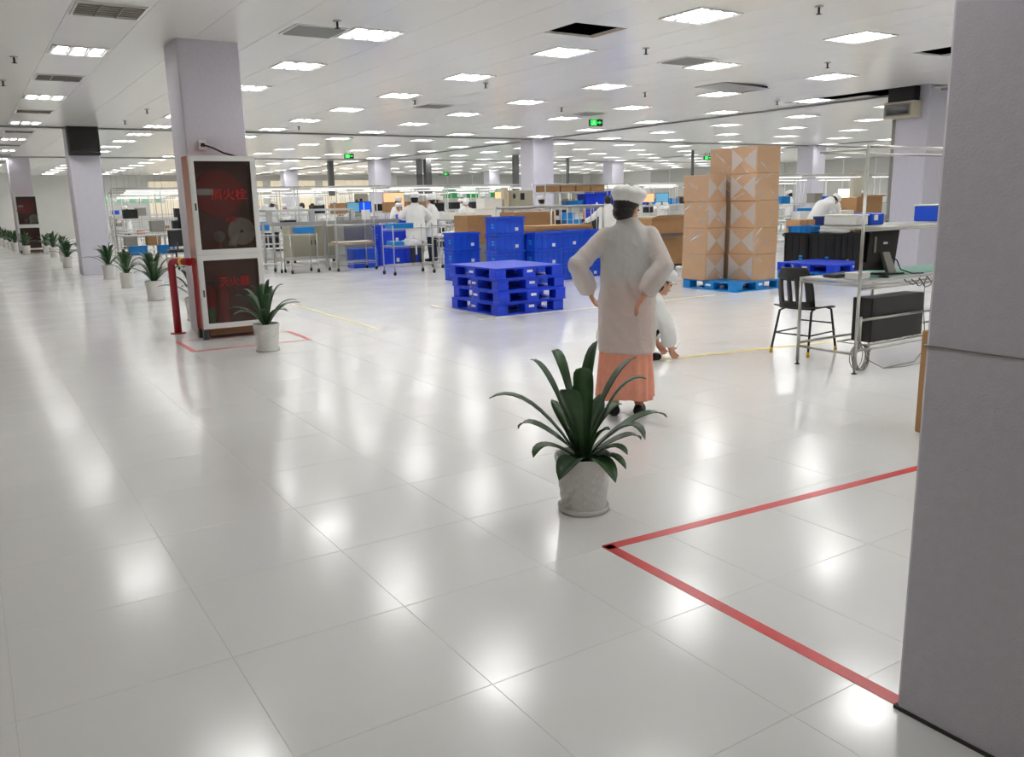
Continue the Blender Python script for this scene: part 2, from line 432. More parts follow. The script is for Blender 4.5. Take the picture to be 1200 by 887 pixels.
# trim groove at 1.2 m and dark joint at the floor
MB().box(-.4005, .4005, -.4405, .4405, 1.113, 1.117).build('groove', 'trim_grey', fc)
MB().box(-.402, .402, -.442, .442, 0, .012).build('floor_joint', 'skirting', fc)
column('column', 2.3, 3.0, 10.52, 11.2, 'grey column behind the fire hose cabinet with the black cable')
column('column', 2.3, 2.96, 22.5, 23.2, 'grey column carrying the black screen box')
column('column', 1.7, 2.4, 36.3, 37, 'grey column behind the far fire hose cabinet')
GX = {15.65: [9.83, 22.85, 35, 47.2], 28.75: [22.7, 35, 47.1]}
nm = {(15.65, 9.83): 'pale column at right carrying the beige unit', (15.65, 22.85): 'thick grey column in the middle of the hall behind the shelving rack', (15.65, 35): 'grey column behind the standing man in the white coat',
      (15.65, 47.2): 'far grey column left of the blinds by the cabinet', (28.75, 22.7): 'pale column right of the wrapped carton stack', (28.75, 35): 'far grey column above the bareheaded worker', (28.75, 47.1): 'far pale column left of the middle column'}
for X, ys in GX.items():
    for y in ys: column('column', X - .38, X + .38, y - (.33 if y < 12 else .38), y + (.33 if y < 12 else .38), nm[(X, y)])

# ================================================================== ceiling lamps
def make_lamp(lit):
    t = thing('ceiling_light', 'x', 'ceiling light')
    s = .29
    mb = MB()
    mb.box(-s - .02, s + .02, -s - .02, -s, -.014, .0).box(-s - .02, s + .02, s, s + .02, -.014, 0).box(-s - .02, -s, -s, s, -.014, 0).box(s, s + .02, -s, s, -.014, 0)
    mb.build('frame', 'white_frame', t)
    MB().box(-s, s, -s, s, -.002, -.0005).build('reflector', 'lamp_pan' if lit else 'lamp_off', t)
    for k in (-1, 0, 1): MB().box(k * 2 * s / 3 - .055, k * 2 * s / 3 + .055, -s + .02, s - .02, -.0034, -.002).build('tube', 'lamp' if lit else 'lamp_off', t)
    mb = MB()
    for k in (1, 2): mb.box(-s + k * 2 * s / 3 - .006, -s + k * 2 * s / 3 + .006, -s, s, -.016, -.0035)
    for k in range(1, 6): mb.box(-s, s, -s + k * 2 * s / 6 - .0025, -s + k * 2 * s / 6 + .0025, -.014, -.0038)
    mb.build('louvre', 'louvre' if lit else 'machine_grey', t)
    return t
lit, unlit = Proto(make_lamp(True)), Proto(make_lamp(False))
LY = [9.37 + 2.46 * j for j in range(-6, 18)]; LX = [1.46 + 2.7 * k for k in range(-1, 15)]
near = {(2, -1): 'lit grille light nearest the top edge right of the open hatch', (3, -1): 'lit grille light at the top right near the big column', (1, -1): 'lit grille light cut by the top picture edge', (1, 0): 'lit grille light beside the slatted air vent', (2, 0): 'lit grille light just under the open black hatch',
        (3, 0): 'lit grille light above the wrapped carton stack', (4, 0): 'lit grille light at right, second row from the top edge', (1, 1): 'lit grille light right of the cabinet column', (2, 1): 'lit grille light left of the one under the hatch', (3, 1): 'lit grille light to the right of the exit sign',
        (0, 1): 'nearest lit grille light of the left aisle row', (0, 3): 'second lit grille light of the left aisle row', (0, 5): 'third lit grille light of the left aisle row',
        (0, 0): 'nearest switched-off grille light at the top left', (0, 2): 'second switched-off grille light of the left aisle row', (0, 4): 'third switched-off grille light of the left aisle row'}
ORD = ['first', 'second', 'third', 'fourth', 'fifth', 'sixth', 'seventh', 'eighth', 'ninth', 'tenth', 'eleventh', 'twelfth', 'thirteenth', 'fourteenth', 'fifteenth', 'sixteenth']
colpos = [(2.65, 10.8), (2.6, 22.8)] + [(X, y) for X in GX for y in GX[X]]
# seen lamps, plus unseen ones added overhead and behind the viewer for light
nl = 0
for k, x in enumerate(LX):
    for j, y in enumerate(LY):
        kk, jj = k - 1, j - 6
        c = M.T @ np.array([x, y, HC - H])
        px = CX + F * c[0] / c[2] if c[2] > .3 else None
        seen = c[2] > .3 and -80 < px < 1160
        if not seen and not (x < 16 and y < 14): continue
        if y > 52 or any(abs(x - a) < .7 and abs(y - b) < .7 for a, b in colpos): continue
        if kk < 0 or (kk == 0 and y < 6 and jj not in (-3, -5)): continue  # one unseen aisle lamp added overhead to light the near column
        if not seen and x < 5 and y < 2.5 and not (kk == 0 and jj == -3): continue
        off = (kk == 0 and jj % 2 == 0)
        o = (unlit if off else lit).get()
        lab = near.get((kk, jj))
        if seen and lab: tag(o, lab, None, 'ceiling lights')
        else: tag(o, 'switched-off grille light in the far left aisle row' if off else (('lit grille light, %s in from the aisle row, %s row back from the open hatch' % (ORD[kk], ORD[jj]) if 0 <= jj < 9 else 'small square lit grille light in the far ceiling grid or unseen overhead') if seen else 'unseen lit grille light added in the ceiling above the viewer'), None, 'ceiling lights')
        o.location = (x, y, HC); nl += 1
print('lamps', nl)
# ================================================================== ceiling fittings
def make_vent(slat_tilt):
    t = thing('air_vent', 'x', 'air vent'); s = .27
    mb = MB(); 
    mb.box(-s - .03, s + .03, -s - .03, -s, -.012, 0).box(-s - .03, s + .03, s, s + .03, -.012, 0).box(-s - .03, -s, -s, s, -.012, 0).box(s, s + .03, -s, s, -.012, 0).build('frame', 'white_frame', t)
    MB().box(-s, s, -s, s, -.003, -.001).build('backing', 'machine_grey', t)
    for k in range(9):
        y = -s + (k + .5) * 2 * s / 9
        MB().add([(-s, y - .02, -.004), (s, y - .02, -.004), (s, y + .012, -.022), (-s, y + .012, -.022), (-s, y - .018, -.002), (s, y - .018, -.002), (s, y + .014, -.020), (-s, y + .014, -.020)],
                 [(0, 1, 2, 3), (7, 6, 5, 4), (0, 4, 5, 1), (3, 2, 6, 7)]).build('slat', 'trim_grey', t)
    return t
vent = Proto(make_vent(0))
for (px, py), l in {(368, 36): 'slatted air vent beside the sprinkler at upper left', (806, 71): 'flat air vent above the light over the cartons', (690, 133): 'grey air vent near the green exit sign', (508, 124): 'small far air vent left of the exit sign', (603, 190): 'x'}.items():
    if l == 'x': continue
    p = at(px, py, HC); place(vent.get(), p, 0, l, 'ceiling vents')
# sagging access panel
p = at(858, 101, HC); p.z = HC - .003
t = thing('access_panel', 'grey sagging ceiling access panel above the cartons', 'ceiling panel', p)
MB().add([(-.55, -.35, -.004), (.55, -.35, -.05), (.55, .35, -.04), (-.55, .35, -.004), (-.55, -.35, .0), (.55, -.35, -.04), (.55, .35, -.03), (-.55, .35, 0)],
         [(3, 2, 1, 0), (4, 5, 6, 7), (0, 1, 5, 4), (1, 2, 6, 5), (2, 3, 7, 6), (3, 0, 4, 7)]).build('panel', 'trim_grey', t)
MB().box(.55, .56, -.3, .3, -.05, 0).build('hinge', 'dark_metal', t)
def make_sprinkler():
    t = thing('sprinkler', 'x', 'sprinkler')
    MB().lathe([(.045, -.012), (.045, -.003), (.03, 0)], n=16).build('escutcheon', 'steel', t)
    MB().lathe([(.012, -.07), (.012, -.012)], n=10).build('stem', 'dark_metal', t)
    MB().lathe([(.006, -.085), (.032, -.08), (.032, -.077), (.01, -.07)], n=14).build('deflector', 'dark_metal', t)
    return t
spr = Proto(make_sprinkler())
sl = {(395, 24): 'sprinkler head beside the light near the upper left vent', (960, 7): 'sprinkler head at the top edge right of centre', (16, 66): 'sprinkler head at the far left of the ceiling', (3, 94): 'sprinkler head on the left picture edge',
      (569, 97): 'sprinkler head right of the light above the crates', (757, 56): 'sprinkler head right of the hatch light', (970, 73): 'sprinkler head left of the light at right', (486, 117): 'small sprinkler between lights at centre left', (756, 108): 'small sprinkler right of the exit sign',
      (146, 141): 'small sprinkler between the two left columns', (911, 118): 'small sprinkler right of the sagging panel', (350, 148): 'small sprinkler just before the crossing joint strip', (658, 126): 'small sprinkler left of the exit sign', (172, 128): 'small sprinkler left of the cabinet column'}
for (px, py), l in sl.items(): place(spr.get(), at(px, py, HC), 0, l, 'sprinklers')
# exit signs
def exit_sign(px, py, Y, l, sc=1.):
    p = onY(px, py, Y)
    t = thing('exit_sign', l, 'exit sign', p, math.radians(-20)); t.scale = (sc, sc, sc)
    MB().bbox(-.17, .17, -.02, .02, -.08, .08, .006).build('case', 'black', t)
    mb = MB()                                                     # running figure, doorway and arrow
    f = -.0225
    mb.box(-.13, .02, f, -.0195, -.06, .065)
    mb.build('pictogram', 'exit_green', t)
    mb = MB(); mb.prism([(.04, -.01), (.09, -.01), (.09, -.035), (.14, .005), (.09, .045), (.09, .02), (.04, .02)], 'y', f, -.0195); mb.build('arrow', 'exit_green', t)
    mb = MB(); mb.ball((-.05, f, .045), .012, .002, .012); mb.prism([(-.075, .03), (-.03, .03), (-.035, 0), (0, -.04), (-.015, -.05), (-.05, -.01), (-.085, -.05), (-.1, -.045), (-.065, 0)], 'y', f - .001, f); mb.build('runner', 'white', t)
    for s in (-1, 1): MB().tube([(s * .1, 0, .08), (s * .1, 0, HC / sc - p.z / sc)], .006, 6).build('hanger', 'dark_metal', t)
    return t
exit_sign(698, 144, 16.5, 'green running man exit sign hanging at the middle of the ceiling')
exit_sign(409, 183, 29, 'far green exit sign left of the grey column')
exit_sign(829, 185, 27, 'far green exit sign above the carton stack')
exit_sign(523, 204, 46, 'tiny green exit sign on the far grey wall')
# ================================================================== floor tapes
def tape(name, a, b, wd, m, label, group=None):
    a, b = Vector(a[:2]), Vector(b[:2]); d = (b - a).normalized(); n = Vector((-d.y, d.x)) * wd / 2; z = .0012
    p = [a + n, a - n, b - n, b + n]
    mb = MB().add([(q.x, q.y, .0002) for q in p] + [(q.x, q.y, z) for q in p], [(4, 5, 6, 7), (0, 1, 5, 4), (1, 2, 6, 5), (2, 3, 7, 6), (3, 0, 4, 7), (3, 2, 1, 0)])
    return tag(mb.build(name, m), label, 'floor tape', group)
tape('floor_tape', (2.26, 2.79), (2.235, 1.3), .055, 'tape_red', 'wide red floor tape running from the corner towards the big column', 'red floor tapes')
tape('floor_tape', (2.24, 2.775), (4.6, 2.61), .055, 'tape_red', 'red floor tape running right from the corner behind the big column', 'red floor tapes')
c0, c1, c2, c3 = (1.95, 9.47), (3.24, 9.45), (3.24, 10.25), (1.95, 10.3)
tape('floor_tape', c0, c1, .055, 'tape_red', 'red floor tape in front of the fire hose cabinet', 'red floor tapes')
tape('floor_tape', (1.95, 9.44), c3, .055, 'tape_red', 'short red floor tape left of the fire hose cabinet', 'red floor tapes')
tape('floor_tape', (3.24, 9.42), c2, .055, 'tape_red', 'short red floor tape right of the fire hose cabinet', 'red floor tapes')
tape('floor_tape', c3, c2, .04, 'tape_red', 'red floor tape under the fire hose cabinet', 'red floor tapes')
tape('floor_tape', (4.25, 13.1), (4.2, 9.6), .05, 'tape_yellow_worn', 'worn yellow floor tape right of the fire hose cabinet', 'yellow floor tapes')
tape('floor_tape', (5.5, 5.97), (9.6, 5.28), .05, 'tape_yellow', 'yellow floor tape leading right from the squatting worker', 'yellow floor tapes')
tape('floor_tape', (5.6, 9.58), (9.9, 9.52), .05, 'tape_yellow_worn', 'yellow floor tape in front of the blue pallets', 'yellow floor tapes')
tape('floor_tape', (5.84, 9.5), (5.84, 11.4), .05, 'tape_yellow_worn', 'worn yellow floor tape left of the blue pallets', 'yellow floor tapes')

# ================================================================== plants
def leaf_mesh(base, ctrl, tip, wd, fold=.25, twist=0., rounded=False):
    """strap leaf along a bent line, V-shaped section, pointed end"""
    base, ctrl, tip = Vector(base), Vector(ctrl), Vector(tip); N = 10; vs_ = []; fs = []
    for i in range(N + 1):
        t = i / N
        p = base * (1 - t) ** 2 + ctrl * 2 * t * (1 - t) + tip * t * t
        d = ((ctrl - base) * 2 * (1 - t) + (tip - ctrl) * 2 * t).normalized()
        side = d.cross(Vector((0, 0, 1)))
        side = side.normalized() if side.length > .05 else Vector((1, 0, 0))
        side = Matrix.Rotation(twist * t, 3, d) @ side
        up = side.cross(d).normalized()
        e = .97 if rounded else .9
        prof = (.42 + .58 * min(1, t / .45)) * (1 if t < .55 else max(0., 1 - ((t - .55) / .45) ** (3.2 if rounded else 1.9)) ** .8)
        hw = wd / 2 * max(prof, .03)
        vs_ += [p - side * hw + up * hw * fold, p - up * .001, p + side * hw + up * hw * fold]
        vs_ += [p - side * hw * .98 + up * (hw * fold - .002), p - up * .004, p + side * hw * .98 + up * (hw * fold - .002)]
    for i in range(N):
        o = i * 6; q = o + 6
        fs += [(o, o + 1, q + 1, q), (o + 1, o + 2, q + 2, q + 1), (o + 3, q + 3, q + 4, o + 4), (o + 4, q + 4, q + 5, o + 5), (o, q, q + 3, o + 3), (o + 2, o + 5, q + 5, q + 2)]
    mb = MB().add(vs_, fs, True); return mb
def make_pot(t, H_=.29, r0=.11, r1=.145):
    mb = MB(); n = 40; prof = []; rows = 12
    vs_ = []; fs = []
    for i in range(rows + 1):
        z = .012 + (H_ - .012) * i / rows; rr = r0 + (r1 - r0) * (i / rows) ** 1.2
        for k in range(n):
            q = rr + (.0022 if ((k // 2) + i) % 2 else -.0012)
            if i >= rows - 1: q = rr + .001
            vs_.append((q * math.cos(2 * PI * k / n), q * math.sin(2 * PI * k / n), z))
    m = rows + 1
    for rr, z in ((r1 - .012, H_), (r1 - .016, H_ - .04)):
        for k in range(n): vs_.append((rr * math.cos(2 * PI * k / n), rr * math.sin(2 * PI * k / n), z))
    for i in range(m + 1):
        for k in range(n): fs.append((i * n + k, i * n + (k + 1) % n, (i + 1) * n + (k + 1) % n, (i + 1) * n + k))
    fs.append(tuple(reversed(range(n))))
    mb.add(vs_, fs, False); mb.build('pot', 'pot', t)
    MB().lathe([(r0 + .004, 0), (r0 + .016, .004), (r0 + .022, .03), (r0 + .018, .03), (r0 + .012, .012), (0.01, .011)], n=32, cap=False).build('saucer', 'pot', t)
    MB().lathe([(.01, H_ - .035), (r1 - .02, H_ - .04)], n=24).build('soil', 'soil', t)
# screen-aligned trace of the near plant turned into the plant's own frame (x right, z up, y away)
hb = at(688, 600); hb = Vector((2.46, 3.22, 0))
plant = thing('potted_plant', 'large potted dracaena with broad dark leaves in the foreground', 'potted plant', hb, group='potted plants along the aisle')
face = math.atan2(hb.y, hb.x) - PI / 2; plant.rotation_euler = (0, 0, face)
make_pot(plant)
TR = [  # tip x, tip y, bend x, bend y, width, depth of tip (negative = towards the viewer)
    (60, 275, 260, 230, .055, -.05), (240, 125, 345, 160, .045, .1), (345, 75, 385, 110, .085, .05), (545, 45, 490, 140, .05, .12), (475, 150, 478, 200, .075, .02),
    (412, 225, 425, 300, .085, -.10), (722, 118, 590, 180, .05, .1), (755, 185, 610, 190, .055, -.06), (655, 325, 580, 330, .065, .05), (750, 448, 680, 320, .055, -.12),
    (872, 422, 740, 330, .05, .2), (745, 500, 680, 430, .05, .08), (675, 522, 610, 460, .05, -.1), (665, 565, 600, 490, .04, -.18), (618, 608, 560, 500, .065, -.24), (375, 598, 440, 500, .085, -.24),
    (258, 532, 310, 440, .055, -.12), (180, 445, 250, 355, .055, .06), (560, 310, 540, 380, .06, .2), (330, 340, 400, 400, .06, .22), (600, 420, 540, 420, .06, -.05), (420, 470, 440, 430, .07, .16)]
KZ = .001094
for n, (tx, ty, bx_, by_, wd, dp) in enumerate(TR):
    f = lambda x, y: ((x - 480) * KZ, .29 - .015 + (560 - y) * KZ)
    tp, bd = f(tx, ty), f(bx_, by_)
    bs = Vector(((random.random() - .5) * .03, dp * .12, .25))
    ct = Vector((bd[0] * 1.15 - .5 * 0, dp * .45, bd[1] + (bd[1] - .27) * .12))
    leaf_mesh(bs, ct, Vector((tp[0], dp, tp[1])), wd * 1.42, rounded=ty in (225, 150)).build('leaf', 'leaf' if n % 3 else 'leaf2', plant)
# the row along the aisle: a second arrangement of leaves
p2 = thing('potted_plant', 'x', 'potted plant', group='potted plants along the aisle')
make_pot(p2, .33, .125, .155)
rnd = random.Random(3)
for n in range(18):
    a = n * 2.399 + rnd.uniform(-.2, .2); k = n / 17
    reach = .10 + .42 * k + rnd.uniform(-.05, .05); ht = .56 - .42 * k + rnd.uniform(-.06, .06)
    leaf_mesh((.02 * math.cos(a), .02 * math.sin(a), .29), (reach * .45 * math.cos(a), reach * .45 * math.sin(a), .3 + ht * 1.0 + .1 * k), (reach * math.cos(a), reach * math.sin(a), .31 + ht), .078 + .02 * (n % 2)).build('leaf', 'leaf' if n % 2 else 'leaf2', p2)
pp = Proto(p2)
rowp = [(2.62, 9.02, 'potted plant standing in front of the fire hose cabinet'), (2.6, 12.2, 'potted plant half hidden behind the red guard rail'), (2.63, 15.35, 'first potted plant left of the fire hose cabinet'), (2.63, 18.25, 'second potted plant left of the fire hose cabinet'),
        (2.66, 20.9, 'third potted plant left of the fire hose cabinet'), (2.57, 24.3, 'potted plant at the foot of the screen column, front one'), (2.3, 25.9, 'potted plant at the foot of the screen column, rear one'), (2.55, 29.5, 'potted plant left of the screen column, first of the far row'),
        (2.5, 32.2, 'second potted plant of the far row beyond the screen column'), (2.48, 34.8, 'third potted plant of the far row beyond the screen column'), (1.85, 35.2, 'potted plant in front of the far fire hose cabinet'), (1.68, 38.5, 'potted plant left of the far fire hose cabinet'),
        (1.62, 41, 'second potted plant left of the far cabinet'), (1.55, 43.5, 'third potted plant left of the far cabinet'), (1.45, 46, 'fourth potted plant left of the far cabinet'), (1.2, 47.5, 'fifth potted plant left of the far cabinet'), (.8, 49, 'last potted plant at the left picture edge')]
for i, (x, y, l) in enumerate(rowp):
    place(pp.get(), (x, y, 0), i * 1.37 + .5, l, None, .95 + .1 * ((i * 7) % 3 - 1) * .6)

# ================================================================== fire hose cabinets
def hose_cabinet(label, loc, sc=1., full=True):
    t = thing('fire_hose_cabinet', label, 'fire cabinet', loc); t.scale = (sc, sc, sc)
    W, D, Hh, z0 = .75, .3, 2.1, .12                                # origin: front left foot, x right, y into depth
    b = MB()
    b.box(0, .02, 0, D, z0, Hh).box(W - .02, W, 0, D, z0, Hh).box(.02, W - .02, D - .02, D, z0, Hh).box(.02, W - .02, 0, D - .02, z0, z0 + .02).box(.02, W - .02, 0, D - .02, Hh - .02, Hh).box(.02, W - .02, .02, D - .02, 1.0, 1.02)
    b.build('body', 'red_gloss', t)
    MB().box(.021, W - .021, D - .03, D - .0205, z0 + .021, Hh - .021).build('back_lining', 'inside_red', t)
    for x in (.0, W - .06):
        for y in (.01, D - .07): MB().box(x, x + .06, y, y + .06, 0, z0).build('foot', 'dark_metal', t)
    MB().box(.08, W - .08, .05, D - .05, .04, z0).build('plinth', 'card_dark', t)
    def door(n, za, zb, text):
        d = MB(); f = .06
        d.box(0, f, -.03, -.002, za, zb).box(W - f, W, -.03, -.002, za, zb).box(f, W - f, -.03, -.002, za, za + f).box(f, W - f, -.03, -.002, zb - f, zb)
        d.box(.012, f - .02, -.034, -.03, za + .02, zb - .02)
        dd = d.build('door', 'white_frame', t)
        MB().box(f, W - f, -.018, -.014, za + f, zb - f).build('glass_pane', 'glass_tint', dd)
        MB().box(.028, .045, -.04, -.03, (za + zb) / 2 - .05, (za + zb) / 2 + .03).build('latch', 'dark_metal', dd)
        if full:
            for s_, sz, xx, zz in text:
                try: text_mesh(s_, sz, 'red_text', dd, (xx, -.0195, zz), (PI / 2, 0, 0))
                except Exception as e: print('text', e)
    door(1, .988, Hh, [('消火栓', .14, .42, 1.66), ('火警', .07, .42, 1.38)])
    door(2, z0 + .01, .985, [('灭火器', .12, .4, .66)])
    r_ = MB()                                                       # hose reel
    r_.tube([(.34, .08, 1.68), (.34, .11, 1.68)], .27, 32).tube([(.34, .16, 1.68), (.34, .19, 1.68)], .27, 32).tube([(.34, .11, 1.68), (.34, .16, 1.68)], .1, 20)
    r_.build('hose_reel', 'red_reel', t)
    MB().box(.09, .27, .06, .075, 1.665, 1.735).build('reel_plate', 'white', t)
    h = MB()
    for k in range(5): h.tube([(.34 + (.24 - .005 * k) * math.cos(a), .115 + .009 * k, 1.68 + (.24 - .005 * k) * math.sin(a)) for a in [q * 2 * PI / 28 for q in range(29)]], .009, 6)
    h.build('reel_hose', 'red_reel', t)
    h = MB()                                                        # rolled canvas hose
    for k in range(7): h.tube([(.57 + (.03 + .02 * k) * math.cos(a), .12, 1.24 + (.03 + .02 * k) * 1.0 * math.sin(a)) for a in [q * 2 * PI / 24 for q in range(25)]], .0125, 6)
    h.build('canvas_hose', 'hose', t)
    MB().tube([(.5, .1, 1.2), (.45, .09, 1.13), (.44, .08, 1.08)], [.035, .04, .05], 12).build('hose_nozzle', 'hose', t)
    MB().lathe([(.065, 0), (.065, .02), (.03, .03), (.03, .06)], (0, 0, 0), 20).build('valve_wheel', 'steel', t)
    v = [c for c in t.children if c.name.startswith('valve_wheel')][-1]; v.rotation_euler = (PI / 2, 0, 0); v.location = (.3, .1, 1.19)
    MB().tube([(.3, .16, 1.03), (.3, .16, 1.19), (.3, .11, 1.19)], .03, 10).build('valve_pipe', 'red_reel', t)
    for k, x in enumerate((.14, .28)):
        e = MB(); e.lathe([(.06, 0), (.065, .02), (.065, .38), (.05, .44), (.02, .46), (.02, .5)], (x, .14, z0 + .021), 20); ex = e.build('extinguisher', 'red_reel', t)
        MB().box(x - .03, x + .06, .12, .16, z0 + .52, z0 + .55).build('extinguisher_handle', 'black', ex)
    MB().box(.1, .16, .06, .08, z0 + .03, z0 + .24).build('green_card', 'green', t)
    return t
hose_cabinet('tall fire hose cabinet with white framed glass doors and red side, near column', (2.23, 10.2, 0))
hose_cabinet('far fire hose cabinet with white frame before the distant column', (1.72, 35.95, 0), full=False)
# guard rail of red pipe by the cabinet
t = thing('guard_rail', 'red bent pipe guard rail with yellow band left of the fire hose cabinet', 'guard rail', (2.1, 11.0, 0))
MB().tube([(0, 0, 0), (0, 0, .84), (.01, -.02, .88), (.03, -.06, .9), (.11, -.5, .9)], .045, 12).build('pipe', 'red_paint', t)
MB().lathe([(.09, 0), (.09, .012), (.05, .016)], n=20).build('base_plate', 'red_paint', t)
MB().tube([(.068, -.27, .9), (.082, -.35, .9)], .0475, 14).build('yellow_band', 'yellow', t)
# socket with cable on the column
p = onY(237, 170, 10.51)
t = thing('wall_socket', 'white wall socket with black plug above the fire hose cabinet', 'socket', (p.x, 10.518, p.z))
MB().bbox(-.045, .045, -.02, 0, -.06, .06, .006).build('plate', 'white', t)
MB().box(-.02, .02, -.05, -.02, -.02, .02).build('plug', 'black', t)
MB().tube([(0, -.05, 0), (.1, -.06, -.03), (.22, -.07, -.09), (.32, -.1, -.12), (.36, -.1, -.13)], .01, 8).build('cord', 'cable_black', t)

# screen on the second column
t = thing('wall_screen', 'black boxed screen mounted high on the second left column', 'screen', (2.62, 22.3, 2.76))
MB().bbox(-.33, .33, -.06, .19, 0, .64, .01).build('case', 'black', t)
MB().box(-.28, .28, -.066, -.06, .07, .58).build('display', 'black_gloss', t)
MB().box(-.33, -.3, -.075, -.06, 0, .64).build('bezel', 'dark_metal', t)
MB().box(.3, .33, -.075, -.06, 0, .64).build('bezel', 'dark_metal', t)

# beige unit on the right column
P0 = onX(1070, 137, 15.05)
t = thing('ventilation_unit', 'beige boxed unit with dark window mounted on the right column', 'air unit', (15.02, P0.y - .02, P0.z))
MB().bbox(0, .245, 0, .62, 0, .3, .01).build('case', 'beige', t)
MB().box(-.008, 0, .1, .55, .07, .23).build('window', 'black_gloss', t)
MB().box(-.003, .004, .06, .59, .04, .26).build('window_frame', 'machine_grey', t)
MB().box(.05, .24, .05, .57, .3, HC - P0.z + .05).build('duct', 'dark_metal', t)
# dark conduit beside that column
t = thing('conduit', 'dark vertical conduit beside the right column', 'conduit', (15.33, 10.17, 0))
MB().box(-.04, .04, 0, .07, 0, HC + .1).build('channel', 'machine_grey', t)
for z in (1.0, 2.2): MB().box(-.055, .055, -.006, .08, z, z + .03).build('bracket', 'steel', t)

# ================================================================== pallets
def make_pallet(m, L=1.1, W=1.25, h=.16, sticker=True):
    t = thing('pallet', 'x', 'pallet')
    d = MB(); e = .022
    d.box(0, L, 0, W, h - .022, h - .012)
    for k in range(12): d.box(0, L, k * W / 12 + .008, (k + 1) * W / 12 - .008, h - .012, h)
    d.build('top_deck', m, t)
    for i in range(3):
        for j in range(3):
            bw = (.17, .2, .17)[i]; bl = (.17, .2, .17)[j]
            x0 = (0, L / 2 - .1, L - .17)[i]; y0 = (0, W / 2 - .1, W - .17)[j]
            MB().bbox(x0, x0 + bw, y0, y0 + bl, .02, h - .022, .006).build('block', m, t)
    for j in range(3):
        y0 = (0, W / 2 - .1, W - .17)[j]; MB().box(0, L, y0, y0 + (.17, .2, .17)[j], 0, .02).build('runner', m, t)
    for i in range(2):
        x0 = (0, L - .17)[i]; MB().box(x0, x0 + .17, .17, W / 2 - .1, 0, .02).box(x0, x0 + .17, W / 2 + .1, W - .17, 0, .02).build('runner', m, t)
    if sticker:
        MB().box(L / 2 - .04, L / 2 + .05, -.002, 0, .08, .115).build('sticker', 'white', t)
        MB().box(-.002, 0, W / 2 - .05, W / 2 + .06, .07, .1).build('sticker', 'white', t)
    return t
pb = Proto(make_pallet('blue', 1.1, 1.28))
for k, (dx, dy, l) in enumerate(((0, 0, 'bottom blue pallet of the stack of four'), (.02, -.03, 'second blue pallet from the bottom of the stack of four'), (.03, .02, 'third blue pallet from the bottom of the stack of four'), (-.02, 0, 'top blue pallet of the stack of four'))):
    place(pb.get(), (5.95 + dx, 9.68 + dy, k * .1605), 0, l, 'blue pallets in the near stack')
pc = Proto(make_pallet('cyan', 1.15, 1.2, .155))
place(pc.get(), (10.36, 9.52, 0), 0, 'light blue pallet under the wrapped carton stack', 'light blue pallets')

# wrapped cartons
def make_carton(sx, sy, sz, end='x'):
    t = thing('wrapped_carton', 'x', 'carton')
    g = .008
    b = MB().bbox(g, sx - g, g, sy - g, 0, sz - .003, .006).build('box', 'card', t)
    MB().box(sx / 2 - .03, sx / 2 + .03, g - .001, sy - g + .001, sz - .003, sz - .0022).build('tape', 'card2', b)
    MB().bbox(g - .006, sx - g + .006, g - .006, sy - g + .006, .003, sz - .001, .012).build('film', 'film', t)
    f = MB(); x = g - .0085; c = (sy / 2, sz / 2)                      # gathered film on the two visible ends
    for q in (0, 1):
        yy = .02 + g if q == 0 else sy - g - .02
        f.add([(x, yy, .03), (x, yy, sz - .03), (x - .004, c[0], c[1])], [(0, 1, 2)])
    if end == 'y': f.v = [(sx / sy * q[1], q[0], q[2]) for q in f.v]
    f.build('film_fold', 'film_fold', t)
    if end == 'n': bpy.data.objects.remove(t.children[-1])
    return t
bs_ = (.55, .57, .43)
cp = Proto(make_carton(*bs_)); cpl = Proto(make_carton(.45, .57, .43, 'y')); cpr = Proto(make_carton(.55, .57, .43, 'n'))
stacks = [(10.32, 10.15, 4, 'left low pile'), (10.78, 9.53, 5, 'right tall pile'), (10.9, 10.12, 5, 'rear tall pile')]
nums = ['bottom', 'second', 'third', 'fourth', 'top']
for sx, sy, n, l in stacks:
    for k in range(n):
        place((cpl if sx < 10.5 else cp if sx < 10.85 else cpr).get(), (sx + .006 * math.sin(k * 2.1 + sx), sy + .006 * math.cos(k * 1.7), .156 + k * .4305), 0, '%s film-wrapped brown carton of the %s on the light blue pallet' % (nums[k] if k < n - 1 else 'top', l), 'film-wrapped cartons')
# ================================================================== right workbench group
TB = (6.33, 4.44)
t = thing('workbench', 'chrome tube workbench with green mat, tall post and upper shelf', 'workbench', (TB[0], TB[1], 0))
LW, LD, TZ = 2.1, .6, .8
MB().box(.0, LW, 0, LD, TZ - .02, TZ).build('tabletop', 'steel_sheet', t)
MB().box(.22, LW - .03, .1, LD - .03, TZ, TZ + .003).build('green_mat', 'green_mat', t)
rail = MB()
for a, b in (((0, 0, TZ - .04), (LW, 0, TZ - .04)), ((0, LD, TZ - .04), (LW, LD, TZ - .04)), ((0, 0, TZ - .04), (0, LD, TZ - .04)), ((0, 0, TZ - .07), (LW, 0, TZ - .07))): rail.tube([a, b], .012, 8)
rail.build('edge_rail', 'chrome', t)
for x, y, z in ((0, 0, 1.91), (0, LD, TZ), (1.06, LD, TZ), (LW, 0, TZ), (LW, LD, 1.91)):
    lg = MB().tube([(x, y, .03), (x, y, z)], .014, 10).build('leg', 'chrome', t)
    MB().lathe([(.022, 0), (.022, .008), (.008, .012), (.008, .035)], (x, y, 0), 12).build('levelling_foot', 'black', lg)
low = MB()
for a, b in (((0, 0, .17), (0, LD, .17)), ((0, 0, .2), (LW, 0, .2)), ((0, LD, .2), (LW, LD, .2))): low.tube([a, b], .012, 8)
low.build('lower_rail', 'chrome', t)
sh = MB().box(0, LW, 0, .42, 1.245, 1.258).build('upper_shelf', 'steel_sheet', t)
